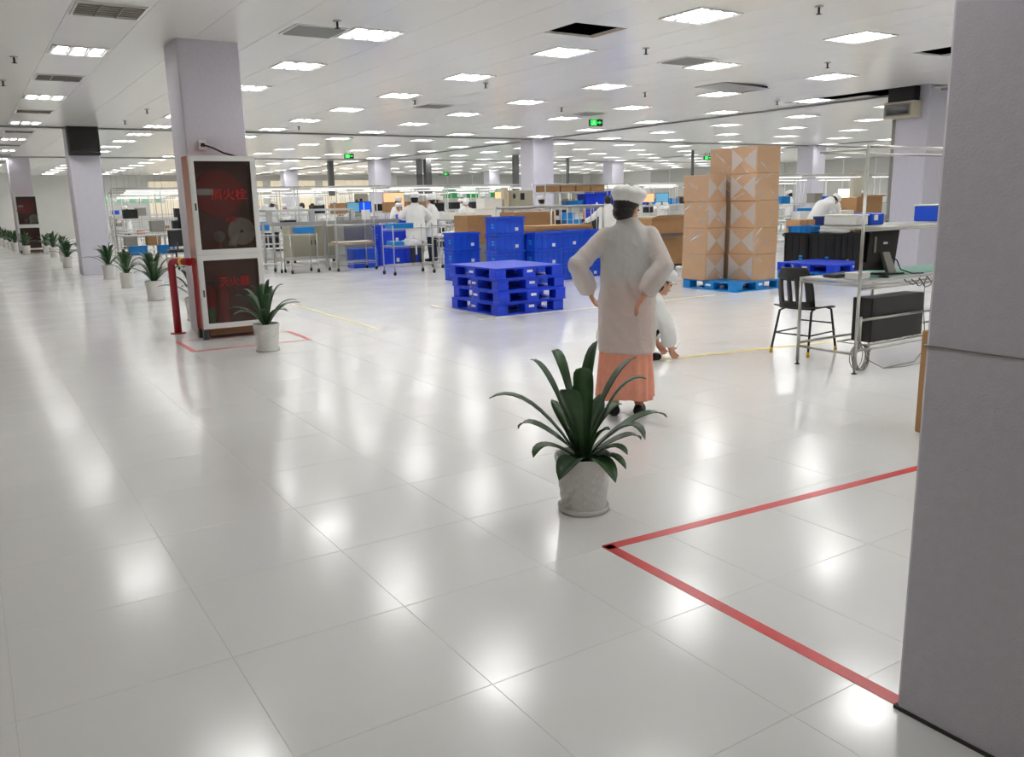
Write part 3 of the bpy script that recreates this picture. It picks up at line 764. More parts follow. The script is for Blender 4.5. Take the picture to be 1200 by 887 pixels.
MB().tube([(0, 0, 1.24), (LW, 0, 1.24)], .012, 8).tube([(0, 0, 1.22), (LW, 0, 1.22)], .008, 8).tube([(0, .42, 1.24), (LW, .42, 1.24)], .012, 8).tube([(0, 0, 1.24), (0, .42, 1.24)], .012, 8).build('shelf_rail', 'chrome', sh)
MB().tube([(0, 0, 1.24), (LW, 0, 1.24)], .0135, 8).build('shelf_front_rail', 'chrome', sh)
MB().tube([(0, 0, 1.9), (LW, 0, 1.9)], .013, 8).build('top_rail', 'chrome', t)
MB().tube([(0, -.01, 1.88), (0, .46, 1.88)], .013, 8).build('top_rail', 'chrome', t)
MB().tube([(.0, .42, 1.87), (LW, .42, 1.87)], .011, 8).build('top_rail', 'chrome', t)
hold = MB()
for x0, x1 in ((.22, 1.2),):
    for y in (.06, .34): hold.tube([(x0, y, .22), (x1, y, .22)], .01, 8)
    for k in range(6): hold.tube([(x0 + k * (x1 - x0) / 5, .06, .22), (x0 + k * (x1 - x0) / 5, .34, .22)], .006, 6)
    hold.tube([(x0 - .1, .05, .45), (x1 + .0, .05, .45)], .012, 8).tube([(x1, .05, .2), (x1, .05, .48)], .012, 8).tube([(x0 - .1, .05, .2), (x0 - .1, .05, .48)], .012, 8)
hold.build('computer_cradle', 'chrome', t)
# tower computer in the cradle
t = thing('computer_tower', 'black computer tower lying in the cradle under the workbench', 'computer', (TB[0] + .3, TB[1] + .07, .232))
MB().bbox(0, .78, 0, .2, 0, .39, .008).build('case', 'black_plastic', t)
MB().box(.782, .788, .02, .18, .04, .37).build('rear_panel', 'machine_grey', t)
for z in (.07, .13, .19): MB().box(.788, .792, .04, .12, z, z + .03).build('port', 'dark_metal', t)
MB().tube([(.79, .1, .3), (.83, .1, .28), (.83, .08, .1)], .006, 6).build('plug_lead', 'cable_black', t)
# monitor seen from behind
t = thing('computer_monitor', 'black computer monitor seen from behind on the green mat', 'monitor', (TB[0] + .66, TB[1] + .28, TZ + .0035), math.radians(-6))
m_ = MB()
m_.prism([(-.28, .05), (.2, .02), (.25, .42), (-.23, .44)], 'y', -.0, .03); m_.build('panel', 'black_plastic', t)
MB().prism([(-.2, .12), (.14, .1), (.17, .37), (-.17, .385)], 'y', -.035, .0).build('rear_housing', 'black', t)
MB().prism([(-.26, .07), (.17, .04), (.22, .4), (-.21, .42)], 'y', .03, .032).build('screen', 'black_gloss', t)
MB().box(.0, .055, -.0365, -.035, .27, .29).build('badge', 'white', t)
MB().box(-.12, -.095, -.042, -.035, .2, .34).build('vent_strip', 'machine_grey', t)
MB().add([(-.03, -.06, .2), (.06, -.06, .2), (.13, -.09, .015), (.03, -.09, .015), (-.03, -.03, .2), (.06, -.03, .2), (.13, -.05, .015), (.03, -.05, .015)], [(0, 1, 2, 3), (7, 6, 5, 4), (0, 4, 5, 1), (1, 5, 6, 2), (2, 6, 7, 3), (3, 7, 4, 0)]).build('stand', 'machine_grey', t)
MB().bbox(-.08, .18, -.14, .06, 0, .015, .004).build('base', 'black', t)
MB().tube([(.08, -.04, .17), (.14, -.08, .12), (.17, -.1, .04), (.2, -.2, .008), (.3, -.24, .008)], .006, 6).build('monitor_cable', 'cable_black', t)
# keyboard, phone, white box
t = thing('keyboard', 'black keyboard on the workbench left of the monitor', 'keyboard', (TB[0] + .1, TB[1] + .3, TZ + .0035), .1)
MB().bbox(0, .36, 0, .14, 0, .02, .004).build('case', 'black_plastic', t)
for r_ in range(4): MB().box(.015, .345, .014 + r_ * .03, .038 + r_ * .03, .02, .026).build('key_row', 'black', t)
t = thing('desk_box', 'small white box behind the tall chrome post on the workbench', 'box', (TB[0] + .1, TB[1] + .1, TZ + .001), .05)
MB().bbox(0, .2, 0, .12, 0, .045, .003).build('tray', 'white', t); MB().bbox(-.004, .204, -.004, .124, .045, .055, .003).build('lid', 'white', t)
t = thing('computer_mouse', 'black mouse beside the keyboard on the workbench', 'mouse', (TB[0] + .42, TB[1] + .06, TZ + .001))
MB().ball((0, 0, .008), .03, .05, .022).build('shell', 'black', t); MB().box(-.003, .003, .015, .035, .024, .032).build('wheel', 'dark_metal', t)
# hanging black cables under the tabletop
mb = MB(); rnd = random.Random(5)
for k in range(5):
    x = .6 + .11 * k; dp = .05 + .02 * (k % 3)
    mb.tube([(x + .24 * q / 8, -.02 - .012 * math.sin(PI * q / 8), TZ - .02 - dp * math.sin(PI * q / 8) - .008 * math.sin(q * 2.1 + k)) for q in range(9)], .004, 6)
o = tag(mb.build('cable_bundle', 'cable_black'), 'black cables looped below the edge of the workbench', 'cable'); o.location = (TB[0], TB[1], 0)
mb = MB().tube([(.9, -.03, TZ - .03), (.91, -.03, .5), (.95, -.04, .25), (1.0, -.02, .12), (.8, -.05, .02), (.4, -.02, .007)], .005, 6)
o = tag(mb.build('power_cord', 'cable'), 'thin grey cord hanging from the workbench to the floor', 'cable'); o.location = (TB[0], TB[1], 0)
mb = MB()
for k in range(9):
    a0 = k * .7; rr = .1 + .012 * math.sin(k * 3)
    mb.tube([(rr * math.cos(a) + .012 * math.sin(k * 2), .02 * math.sin(k + a) + .004 * k, .13 + rr * 1.1 * math.sin(a)) for a in [q * 2 * PI / 24 for q in range(25)]], .004, 5)
mb.tube([(.1, .02, .1), (.25, -.05, .01), (.5, -.1, .006), (.9, -.08, .006)], .004, 5)
o = tag(mb.build('cable_coil', 'cable'), 'coil of thin grey cable leaning at the workbench leg', 'cable'); o.location = (TB[0] + .12, TB[1] + .02, .0)
# things on the upper shelf
def plain_box(name, label, cat, x0, x1, y0, y1, z0, z1, m, lid=None, group=None, mark=None, rz=0.):
    t = thing(name, label, cat, (x0, y0, z0), rz, group); sx, sy, sz = x1 - x0, y1 - y0, z1 - z0
    MB().bbox(0, sx, 0, sy, 0, sz, min(.008, sz * .1)).build('body', m, t)
    if lid == 'tape':
        MB().box(sx / 2 - .03, sx / 2 + .03, -.001, sy + .001, sz, sz + .001).box(sx / 2 - .03, sx / 2 + .03, -.0015, 0, sz * .7, sz).build('packing_tape', 'card2', t)
    elif lid == 'flap':
        MB().add([(0, 0, sz), (sx, 0, sz), (sx, -sy * .3, sz + .05), (0, -sy * .3, sz + .05), (0, 0, sz + .004), (sx, 0, sz + .004), (sx, -sy * .3, sz + .054), (0, -sy * .3, sz + .054)], [(0, 1, 2, 3), (7, 6, 5, 4), (0, 4, 5, 1), (1, 5, 6, 2), (2, 6, 7, 3), (3, 7, 4, 0)]).build('flap', m, t)
    elif lid: MB().bbox(-.004, sx + .004, -.004, sy + .004, sz, sz + .012, .003).build('lid', lid, t)
    if mark: MB().box(sx * .2, sx * .5, -.0012, 0, sz * .4, sz * .85).build('sticker', mark, t)
    return t
SZ = 1.26
plain_box('parts_box', 'long blue box with white papers on the upper shelf near the big column', 'box', 7.6, 8.25, 4.5, 4.8, SZ, SZ + .14, 'blue2', 'white')
plain_box('parts_box', 'small blue box with white label on the upper shelf by the post', 'box', 6.52, 6.7, 4.5, 4.68, SZ, SZ + .1, 'blue2', None, None, 'white')
plain_box('parts_box', 'flat white box on the upper shelf left of the post', 'box', 6.35, 6.51, 4.52, 4.85, SZ, SZ + .08, 'white', 'white')
# carton by the big column
plain_box('tall_carton', 'tall brown carton standing half hidden behind the big right column', 'carton', 5.06, 5.5, 2.72, 3.08, 0, .67, 'card', 'tape')
# white socket on the right column
p = onY(1087, 297, 9.61)
t = thing('wall_socket', 'white socket low on the right column', 'socket', (15.42, 9.618, .55)); MB().bbox(-.04, .04, -.015, 0, -.05, .05, .005).build('plate', 'white', t); MB().box(-.02, .02, -.017, -.015, -.02, .02).build('face_insert', 'foam', t)

# ================================================================== chair
ch = thing('plastic_chair', 'black plastic chair with slotted back and yellow feet at the workbench', 'chair', (6.9, 5.42, 0), math.radians(-82))
# local: x right, y forward (faces along +y)
mb = MB(); N = 9; vs_ = []; fs = []
for i in range(N):
    for j in range(N):
        u_, v_ = i / (N - 1) * 2 - 1, j / (N - 1) * 2 - 1
        x = .21 * u_ * (1 - .08 * v_); y = .21 * v_
        z = .45 + .018 * u_ * u_ + .012 * max(0, -v_) ** 2 - .02 * max(0, v_) ** 3 - .012 * (1 - u_ * u_) * (1 - v_ * v_)
        vs_.append((x, y, z))
for i in range(N):
    for j in range(N): vs_.append((vs_[i * N + j][0], vs_[i * N + j][1], vs_[i * N + j][2] - .014))
for i in range(N - 1):
    for j in range(N - 1):
        a = i * N + j; b = a + N * N; fs += [(a, a + N, a + N + 1, a + 1), (b, b + 1, b + N + 1, b + N)]
rim = [i * N for i in range(N)] + [(N - 1) * N + j for j in range(1, N)] + [i * N + N - 1 for i in range(N - 2, -1, -1)] + [j for j in range(N - 2, 0, -1)]
for k in range(len(rim)): a, b = rim[k], rim[(k + 1) % len(rim)]; fs.append((a, b, b + N * N, a + N * N))
mb.add(vs_, fs, True).build('seat', 'black_plastic', ch)
def bk(u_, z):  # back surface: curved shell leaning backwards
    return (u_ * (.19 - .05 * max(0, (z - .62) / .22) ** 2), -.2 - .09 * ((z - .45) / .4) + .045 * u_ * u_, z)
mb = MB()
def strip(u0, u1, z0, z1, n=4, m=5):
    vs_ = []; fs = []
    for i in range(n + 1):
        for j in range(m + 1):
            p = bk(u0 + (u1 - u0) * i / n, z0 + (z1 - z0) * j / m); vs_.append(p)
    q = len(vs_); vs_ += [(a, b - .012, c) for a, b, c in vs_]
    for i in range(n):
        for j in range(m):
            a = i * (m + 1) + j; fs += [(a, a + 1, a + m + 2, a + m + 1), (q + a, q + a + m + 1, q + a + m + 2, q + a + 1)]
    edge = [i * (m + 1) for i in range(n + 1)] + [n * (m + 1) + j for j in range(1, m + 1)] + [i * (m + 1) + m for i in range(n - 1, -1, -1)] + [j for j in range(m - 1, 0, -1)]
    for k in range(len(edge)): a, b = edge[k], edge[(k + 1) % len(edge)]; fs.append((a, b, b + q, a + q))
    mb.add(vs_, fs, True)
strip(-1, 1, .72, .85); strip(-1, 1, .44, .52); strip(-1, -.62, .5, .74, 2); strip(.62, 1, .5, .74, 2); strip(-.36, -.1, .5, .74, 2); strip(.1, .36, .5, .74, 2)
mb.build('backrest', 'black_plastic', ch)
for sx in (-1, 1):
    for sy, ty in ((-1, -.27), (1, .24)):
        lg = MB().tube([(sx * .15, sy * .13, .44), (sx * .17, ty * .72, .42), (sx * .2, ty, .03)], .0115, 8).build('leg', 'black', ch)
        MB().tube([(sx * .199, ty * .995, .05), (sx * .2, ty, 0)], .0155, 10).build('foot_cap', 'yellow', lg)
br = MB()
for sx in (-1, 1): br.tube([(sx * .188, -.235, .2), (sx * .188, .215, .2)], .008, 6)
br.tube([(-.188, -.235, .2), (.188, -.235, .2)], .008, 6).tube([(-.18, .205, .28), (.18, .205, .28)], .008, 6)
br.build('stretcher', 'black', ch)
# ================================================================== crates
def make_crate(m, L=.62, W=.44, h=.31, marks=True):
    t = thing('crate', 'x', 'crate'); w_ = .012
    b = MB()
    b.box(.02, L - .02, .02, W - .02, 0, .012).box(.02, L - .02, .02, .02 + w_, 0, h - .012).box(.02, L - .02, W - .02 - w_, W - .02, 0, h - .012).box(.02, .02 + w_, .02 + w_, W - .02 - w_, 0, h - .012).box(L - .02 - w_, L - .02, .02 + w_, W - .02 - w_, 0, h - .012)
    b.build('body', m, t)
    r_ = MB()
    for z0, z1 in ((h - .035, h - .001), (h - .09, h - .075)):
        r_.box(0, L, 0, .02, z0, z1).box(0, L, W - .02, W, z0, z1).box(0, .02, .02, W - .02, z0, z1).box(L - .02, L, .02, W - .02, z0, z1)
    r_.build('rim', m, t)
    r_ = MB()
    for k in range(5):
        x = .05 + k * (L - .112) / 4; r_.box(x, x + .012, .008, .02, .01, h - .04).box(x, x + .012, W - .02, W - .008, .01, h - .04)
    for k in range(4):
        y = .05 + k * (W - .112) / 3; r_.box(.008, .02, y, y + .012, .01, h - .04).box(L - .02, L - .008, y, y + .012, .01, h - .04)
    r_.build('ribs', m, t)
    if marks:
        MB().box(.005, .008, .12, .2, .15, .18).box(.005, .008, .12, .2, .1, .13).build('print_mark', 'cyan_light', t)
        MB().box(.4, .47, .005, .008, .05, .11).build('label', 'white', t)
    return t
cb = Proto(make_crate('blue2')); cc = Proto(make_crate('cyan', marks=False)); ck = Proto(make_crate('black', .85, .6, .62, True)); cd = Proto(make_crate('blue'))
def crate_stack(pr, px, py, Y, n, label, group, z0=0., rz=0., h=.311):
    p = onY(px, py, Y)
    for k in range(n):
        w_ = ('only' if n == 1 else 'bottom' if k == 0 else 'top' if k == n - 1 else ('second', 'third', 'fourth')[k - 1] + ' lowest')
        place(pr.get(), (p.x, Y, z0 + k * h), rz, ('%s crate of the %s' % (w_, label)) if n > 1 else label, group)
    return p
g_ = 'blue crates behind the pallets'
XC = onY(583, 300, 13.3).x
for dx, Y, n, l in ((0, 13.3, 4, 'four-high blue stack behind the pallet stack'), (.66, 13.05, 3, 'three-high blue stack right of the tallest blue stack'), (1.33, 13.3, 3, 'blue stack partly behind the chrome rack post'), (-.2, 14.6, 3, 'darker blue stack left of the tallest blue stack'), (2.0, 13.5, 3, 'blue stack beside the woman left elbow')):
    for k in range(n): place(cb.get(), (XC + dx, Y, k * .311), 0, '%s crate of the %s' % (('bottom', 'second lowest', 'third lowest', 'top')[k] if k < n - 1 else 'top', l), g_)
# black crates, blue pallets and tray right of the wrapped cartons
place(pc.get(), (13.95, 10.46, 0), 0, 'light blue pallet under the large black crates', 'light blue pallets')
place(pc.get(), (12.7, 9.46, 0), 0, 'light blue pallet under the dark blue pallet at right', 'light blue pallets')
pd = Proto(make_pallet('blue', 1.1, 1.25, .15))
place(pd.get(), (12.72, 9.44, .156), 0, 'dark blue pallet lying on a light blue pallet behind the chair')
place(ck.get(), (14.05, 11.08, .156), 0, 'large black crate under the light blue tray', 'black crates')
place(ck.get(), (14.05, 10.46, .156), 0, 'large black crate with a white bag on top', 'black crates')
t = place(cc.get(), (14.1, 11.12, .778), 0, 'shallow light blue tray on the black crate'); t.scale = (1.2, 1.2, .4)
def make_bag(name, label, loc, sx, sy, sz, m='bag'):
    mb = MB(); rnd = random.Random(len(name) + int(sx * 100)); n = 18; rings = []
    vs_ = []; fs = []
    for i in range(9):
        th = PI * (.02 + .5 * i / 8 + (.0 if i < 8 else .0)); 
        for k in range(n):
            q = 1 + .16 * math.sin(k * 2.3 + i) + .1 * math.sin(k * 5.1 + i * 2)
            vs_.append((sx * math.sin(th) * q * math.cos(2 * PI * k / n), sy * math.sin(th) * q * math.sin(2 * PI * k / n), sz * math.cos(th) ** .7 * (1 + .08 * math.sin(k * 3 + i)) if i < 8 else 0))
    for i in range(8):
        for k in range(n): fs.append(((i + 1) * n + k, (i + 1) * n + (k + 1) % n, i * n + (k + 1) % n, i * n + k))
    fs.append(tuple(range(n))); fs.append(tuple(reversed(range(8 * n, 9 * n))))
    t = thing(name, label, 'bag', loc); mb.add(vs_, fs, True).build('film_heap', m, t)
    MB().tube([(sx * .3, 0, sz * .8), (sx * .34, .01, sz * 1.05), (sx * .45, .02, sz * 1.12)], [.05, .02, .045], 8).build('gathered_neck', m, t)
    return t
make_bag('plastic_bag', 'white plastic bag heaped on the black crate', (14.45, 10.76, .778), .3, .24, .2)

# ================================================================== chrome carts and racks
def make_cart(L, W, levels, h, m='chrome', casters=True, wire=True):
    t = thing('wire_cart', 'x', 'cart'); z0 = .1 if casters else 0
    for x in (0, L):
        for y in (0, W):
            ps = MB().tube([(x, y, z0), (x, y, h)], .0125, 8).build('post', m, t)
            if casters:
                MB().tube([(x - .016, y, .045), (x + .016, y, .045)], .045, 14).build('caster_wheel', 'rubber', ps)
                MB().box(x - .022, x + .022, y - .02, y + .02, .06, .1).build('caster_fork', 'steel', ps)
    for z in levels:
        s_ = MB().tube([(0, 0, z), (L, 0, z)], .009, 6).tube([(0, W, z), (L, W, z)], .009, 6).tube([(0, 0, z), (0, W, z)], .009, 6).tube([(L, 0, z), (L, W, z)], .009, 6)
        s_.tube([(0, 0, z - .035), (L, 0, z - .035)], .006, 6).tube([(0, 0, z - .035), (0, W, z - .035)], .006, 6)
        if wire:
            for k in range(1, 12): s_.tube([(k * L / 12, 0, z), (k * L / 12, W, z)], .004, 4, False)
        else: s_.box(.01, L - .01, .01, W - .01, z - .004, z + .006)
        s_.build('shelf', m, t)
    return t
A = at(463, 323); 
c1 = place(make_cart(.95, .55, (.2, .62, .98), 1.06), (A.x, A.y, 0), 0, 'three-tier chrome wire cart with a light blue box on top')
plain_box('parts_box', 'light blue box lid on the top tier of the chrome cart', 'box', A.x + .02, A.x + .52, A.y + .05, A.y + .45, .99, 1.09, 'cyan', 'cyan')
make_bag('plastic_bag', 'clear plastic bag on the middle tier of the chrome cart', (A.x + .55, A.y + .28, .63), .22, .18, .14, 'poly')
plain_box('parts_tray', 'flat blue tray on the middle tier of the chrome cart', 'tray', A.x + .06, A.x + .28, A.y + .05, A.y + .5, .63, .72, 'cyan')
A = at(419, 326) ; A = at(424, 318)
c2 = place(make_cart(.95, .55, (.2, .62, 1.05), 1.55), (A.x - .45, A.y + .3, 0), 0, 'chrome wire cart with high posts left of the cart with the blue box')
plain_box('parts_box', 'blue crate of parts under the left chrome cart', 'crate', A.x + .2, A.x + .85, A.y + .95, A.y + 1.35, 0.001, .45, 'blue2', 'blue2')
plain_box('flat_carton', 'flat brown card on the middle tier of the left chrome cart', 'carton', A.x - .4, A.x + .45, A.y + .35, A.y + .8, .63, .66, 'card', 'white')
# tray stand with casters in front of the grey cabinet
A = at(343, 321)
t = place(make_cart(.62, .5, (.2, .86), .9, wire=False), (A.x, A.y, 0), 0, 'small steel stand on casters with a blue tray')
plain_box('parts_tray', 'blue tray tilted on the small steel stand', 'tray', A.x + .2, A.x + .6, A.y + .05, A.y + .4, .9, 1.02, 'cyan', 'cyan')
t = place(make_cart(.45, .5, (.2, .86), .9, wire=False), (A.x - .55, A.y + .45, 0), 0, 'second small steel stand on casters left of the blue tray')
# grey-beige control cabinet
x0, x1, y0, y1, z0, z1 = corner_box(333, 352, 389, 263, 312)
t = thing('control_cabinet', 'large beige control cabinet below the near conveyor bench', 'cabinet', (x0, y0 + .6, 0))
MB().bbox(0, 1.25, 0, .7, .12, 1.0, .01).build('body', 'machine', t)
for k in range(2): d_ = MB().box(.03 + k * .61, .61 + k * .61, -.012, 0, .16, .96).build('door', 'machine', t); MB().box(.53 + k * .1, .55 + k * .1, -.03, -.012, .5, .62).build('handle', 'dark_metal', d_)
for x in (.06, 1.13):
    for y in (.04, .6): MB().box(x, x + .06, y, y + .06, 0, .12).build('foot', 'black', t)
# small chrome cart with draped plastic bag
A = at(519, 314)
place(make_cart(.85, .5, (.22, .7, .98), 1.05), (A.x, A.y, 0), 0, 'chrome wire cart with draped white plastic left of the blue crates')
make_bag('plastic_bag', 'white plastic sheet draped over the cart left of the blue crates', (A.x + .42, A.y + .25, .705), .4, .24, .13, 'poly')
# rack with cartons on top
A = at(640, 304)
rk = place(make_cart(2.05, .6, (.12, .7, 1.3, 1.72, 1.92), 1.95, casters=False, wire=False), (A.x, A.y, 0), 0, 'tall chrome shelving rack with cartons behind the standing woman'); rk.name = 'shelving_rack'; rk['category'] = 'rack'
for k in range(4): plain_box('carton', ('leftmost', 'second', 'third', 'rightmost')[k] + ' low brown carton on the top of the shelving rack', 'carton', A.x + .04 + k * .5, A.x + .5 + k * .5, A.y + .05, A.y + .5, 1.727, 1.9, 'card2', 'tape', 'cartons on the rack')
place(cd.get(), (A.x + 1.38, A.y + .1, 1.307), 0, 'blue crate on the right of the rack middle shelf', None, (.9, .9, 1.15))
place(cc.get(), (A.x + .85, A.y + .1, 1.307), 0, 'light blue crate on the rack middle shelf', None, (.75, .9, .6))
for k in range(3): plain_box('parts_box', ('left', 'middle', 'right')[k] + ' dark box on the lower shelf of the rack', 'box', A.x + .1 + k * .65, A.x + .6 + k * .65, A.y + .08, A.y + .48, .707, 1.0, ('black', 'cyan', 'dark_metal')[k], None, 'boxes on the lower rack shelf')
# stack of big blue crates right of the rack
for k in range(6): place(cd.get(), (A.x + 2.3 + (k % 2) * .66, A.y + .9, .001 + (k // 2) * .58), 0, '%s blue crate of the %s pile behind the bareheaded worker' % (('bottom', 'middle', 'top')[k // 2], ('left', 'right')[k % 2]), 'tall blue crate pile', (1.03, 1, 1.86))
# trolley with flat cartons and barred handle
A = Vector((9.75, 14.3, 0))
t = place(make_cart(1.5, .7, (.25, .86), .9, wire=False), (A.x, A.y, 0), 0, 'low trolley stacked with flat brown cartons left of the woman')
for k in range(3): plain_box('flat_carton', ('bottom', 'middle', 'top')[k] + ' flat brown carton on the trolley left of the woman', 'carton', A.x + .02 * k, A.x + 1.5 - .03 * k, A.y + .02, A.y + .68, .868 + k * .048, .914 + k * .048, ('card_dark', 'card2', 'card')[k], None, 'flat cartons on the trolley')
plain_box('open_carton', 'open carton with a blue panel behind the woman left arm', 'carton', A.x + 1.15, A.x + 1.65, A.y - .8, A.y - .35, 0.001, .72, 'card', 'flap', None, 'cyan')
B = Vector((10.7, 15.25, 0))
t = thing('barred_trolley', 'steel trolley with a barred rail in front of the bareheaded worker', 'trolley', B)
MB().tube([(-1.3, 0, 1.38), (1.55, 0, 1.38)], .03, 10).build('hand_rail', 'steel', t)
for k in range(9): MB().tube([(.2 + k * .165, 0, .45), (.2 + k * .165, 0, 1.36)], .012, 8).build('bar', 'steel', t)
MB().tube([(-1.3, 0, .45), (1.55, 0, .45)], .02, 8).build('bottom_rail', 'steel', t)
for x in (-1.3, 0.1, 1.55): MB().tube([(x, 0, 0), (x, 0, 1.38)], .02, 8).build('post', 'steel', t)
for x in (-1.3, 1.55): MB().box(x - .03, x + .03, -.3, .3, 0, .04).build('foot', 'steel', t)
# cartons around the woman and behind the crates
p = onY(600, 290, 15.3)
plain_box('carton', 'wide brown carton board behind the blue crates', 'carton', onY(603, 270, 15.6).x, onY(652, 270, 15.6).x, 15.6, 16.2, .635, 1.28, 'card2', 'tape')
plain_box('pallet_table', 'low grey table under the wide brown carton', 'table', onY(600, 270, 15.5).x, onY(655, 270, 15.5).x, 15.5, 16.3, 0, .62, 'machine_grey', 'steel')
plain_box('carton', 'brown carton left of the four-high blue stack', 'carton', onY(548, 270, 16.2).x, onY(577, 270, 16.2).x, 16.2, 16.8, .615, 1.23, 'card2', 'tape')
plain_box('pallet_table', 'low grey table under the carton left of the blue crates', 'table', onY(545, 270, 16.1).x, onY(580, 270, 16.1).x, 16.1, 16.9, 0, .6, 'machine_grey', 'steel')
x0 = onY(768, 290, 13.2).x
plain_box('carton', 'big lower brown carton between the woman and the wrapped cartons', 'carton', x0, x0 + 1.15, 13.2, 13.9, .156, .72, 'card2', 'tape')
t = place(make_cart(1.35, .85, (.12, .76), .78, wire=False), (x0 - .1, 13.1, 0), 0, 'low steel trolley holding brown cartons right of the woman')
plain_box('carton', 'open upper brown carton between the woman and the wrapped cartons', 'carton', x0 - .15, x0 + 1.1, 13.15, 13.85, .785, 1.12, 'card', 'flap')
# brown and white goods between the black crates and the right column
for k in range(4): plain_box('carton', ('bottom', 'second', 'third', 'top')[k] + ' dark brown flat carton of the pile left of the right column', 'carton', 16.4, 17.3, 11.7, 12.4, .002 + k * .186, .182 + k * .186, 'card_dark', 'tape', 'dark flat cartons')
plain_box('card_board', 'loose brown board on the pile of dark flat cartons', 'cardboard', 16.25, 17.4, 11.6, 12.45, .745, .775, 'card', 'card')
plain_box('carton', 'small brown carton on the board over the dark cartons', 'carton', 16.6, 17.3, 11.75, 12.3, .79, 1.08, 'card', 'tape')
table_x = onY(985, 270, 14.5).x
plain_box('pallet_table', 'steel packing table left of the right column', 'table', table_x, table_x + 2.3, 14.5, 15.3, 0, .92, 'steel_sheet', 'steel')
plain_box('carton', 'tall brown carton with open top left of the right column', 'carton', table_x + .75, table_x + 1.9, 14.6, 15.15, .935, 1.42, 'card', 'flap')
plain_box('foam_box', 'white foam box on the steel packing table', 'box', table_x + .05, table_x + .6, 14.55, 14.85, .935, 1.08, 'foam', 'foam')
make_bag('plastic_bag', 'white foam sheet heap on the packing table', (table_x + .36, 15.02, .935), .26, .16, .4)
xq = onY(937, 265, 13.1).x
plain_box('carton', 'brown carton on the floor beside the bending worker', 'carton', xq, xq + .55, 13.1, 13.5, 0.001, .95, 'card', 'tape')
xq = onY(969, 265, 12.9).x
plain_box('waste_bin', 'dark blue square bin in front of the bending worker', 'bin', xq, xq + .5, 12.9, 13.3, 0.001, 1.0, 'navy', 'navy')
# ================================================================== people
def xf(mb, mtx):
    mb.v = [tuple(mtx @ Vector(p)) for p in mb.v]; return mb
def join(a, b): a.add(b.v, b.f, True); return a
def hand(mb, wrist, d, lat, curl=.6, s=1.):
    d = Vector(d).normalized(); lat = Vector(lat); lat = (lat - d * lat.dot(d)).normalized(); nrm = d.cross(lat).normalized(); w_ = Vector(wrist)
    R = Matrix((lat, d, nrm)).transposed()
    mb.ball(w_ + d * .045 * s, .036 * s, .05 * s, .017 * s, 12, R)
    for k, (o, ln) in enumerate(((-.027, .058), (-.009, .07), (.009, .075), (.028, .068))):
        b0 = w_ + d * .082 * s + lat * o * s
        d1 = (d + nrm * curl * .5 + lat * o * 3).normalized(); d2 = (d + nrm * curl * 1.6 + lat * o * 3).normalized()
        b1 = b0 + d1 * ln * .5 * s; b2 = b1 + d2 * ln * .5 * s
        mb.capsule([b0 - d * .02 * s, b0, b1, b2], [.0085 * s, .0085 * s, .008 * s, .0068 * s], 8)
    t0 = w_ + d * .025 * s + lat * .026 * s
    t1 = t0 + (d * .7 + lat * .75).normalized() * .036 * s; t2 = t1 + (d + lat * .2 + nrm * .3).normalized() * .03 * s
    mb.capsule([t0, t1, t2], [.0115 * s, .0095 * s, .008 * s], 8)
def head_mb(detail=True):
    h = MB()                                                   # centre at 0,0,0; faces +y
    h.ball((0, -.008, .025), .074, .092, .09, 18).ball((0, .012, -.035), .06, .072, .08, 16).ball((0, .045, -.085), .03, .03, .024, 10)
    h.add([(-.014, .082, -.022), (.014, .082, -.022), (0, .108, -.018), (0, .082, .028), (0, .07, -.022)], [(0, 1, 2), (0, 2, 3), (2, 1, 3), (0, 4, 1), (0, 3, 4), (1, 4, 3)])
    h.ball((0, .086, -.016), .012, .014, .01, 8)
    for s in (-1, 1): h.ball((s * .075, -.008, -.005), .011, .02, .032, 10)
    return h
def hair_mb(bun=False):
    h = MB(); h.ball((0, -.03, .028), .09, .094, .094, 18).ball((0, -.048, -.03), .083, .066, .07, 14)
    if bun: h.ball((0, -.085, -.045), .05, .04, .035, 12)
    return h
def cap_mb(big=1.):
    h = MB(); n = 28; prof = [(.094, .108, .03), (.096, .112, .045), (.101, .117, .06), (.11 * big, .125 * big, .085), (.112 * big, .126 * big, .108), (.098 * big, .11 * big, .13), (.06 * big, .072 * big, .145), (.02, .02, .15)]
    vs_ = []; fs = []
    for i, (a, b, z) in enumerate(prof):
        for k in range(n):
            q = 1 + (.035 * math.sin(k * 5.3 + i * .7) + .025 * math.sin(k * 2.1 + 1) if i > 2 else 0)
            vs_.append((a * q * math.cos(2 * PI * k / n), -.012 + b * q * math.sin(2 * PI * k / n), z + (.012 * math.sin(k * 1.7 + i) if 3 < i < 7 else 0)))
    for i in range(len(prof) - 1):
        for k in range(n): fs.append((i * n + k, i * n + (k + 1) % n, (i + 1) * n + (k + 1) % n, (i + 1) * n + k))
    fs += [tuple(range(n - 1, -1, -1)), tuple((len(prof) - 1) * n + k for k in range(n))]
    h.add(vs_, fs, True)
    return h
def brim_mb():
    h = MB(); pts = []
    for k in range(9):
        a = PI * (.15 + .7 * k / 8); pts.append((.1 * math.cos(a), .1 * math.sin(a) - .005))
    out = [(x * 1.05, y * 1.5 + .0) for x, y in pts]
    vs_ = [(x, y, .04) for x, y in pts] + [(x, y, .022) for x, y in out] + [(x, y, .034) for x, y in pts] + [(x, y, .016) for x, y in out]
    n = 9; fs = []
    for k in range(n - 1): fs += [(k, k + 1, n + k + 1, n + k), (2 * n + k, 3 * n + k, 3 * n + k + 1, 2 * n + k + 1), (n + k, n + k + 1, 3 * n + k + 1, 3 * n + k)]
    return h.add(vs_, fs, True)
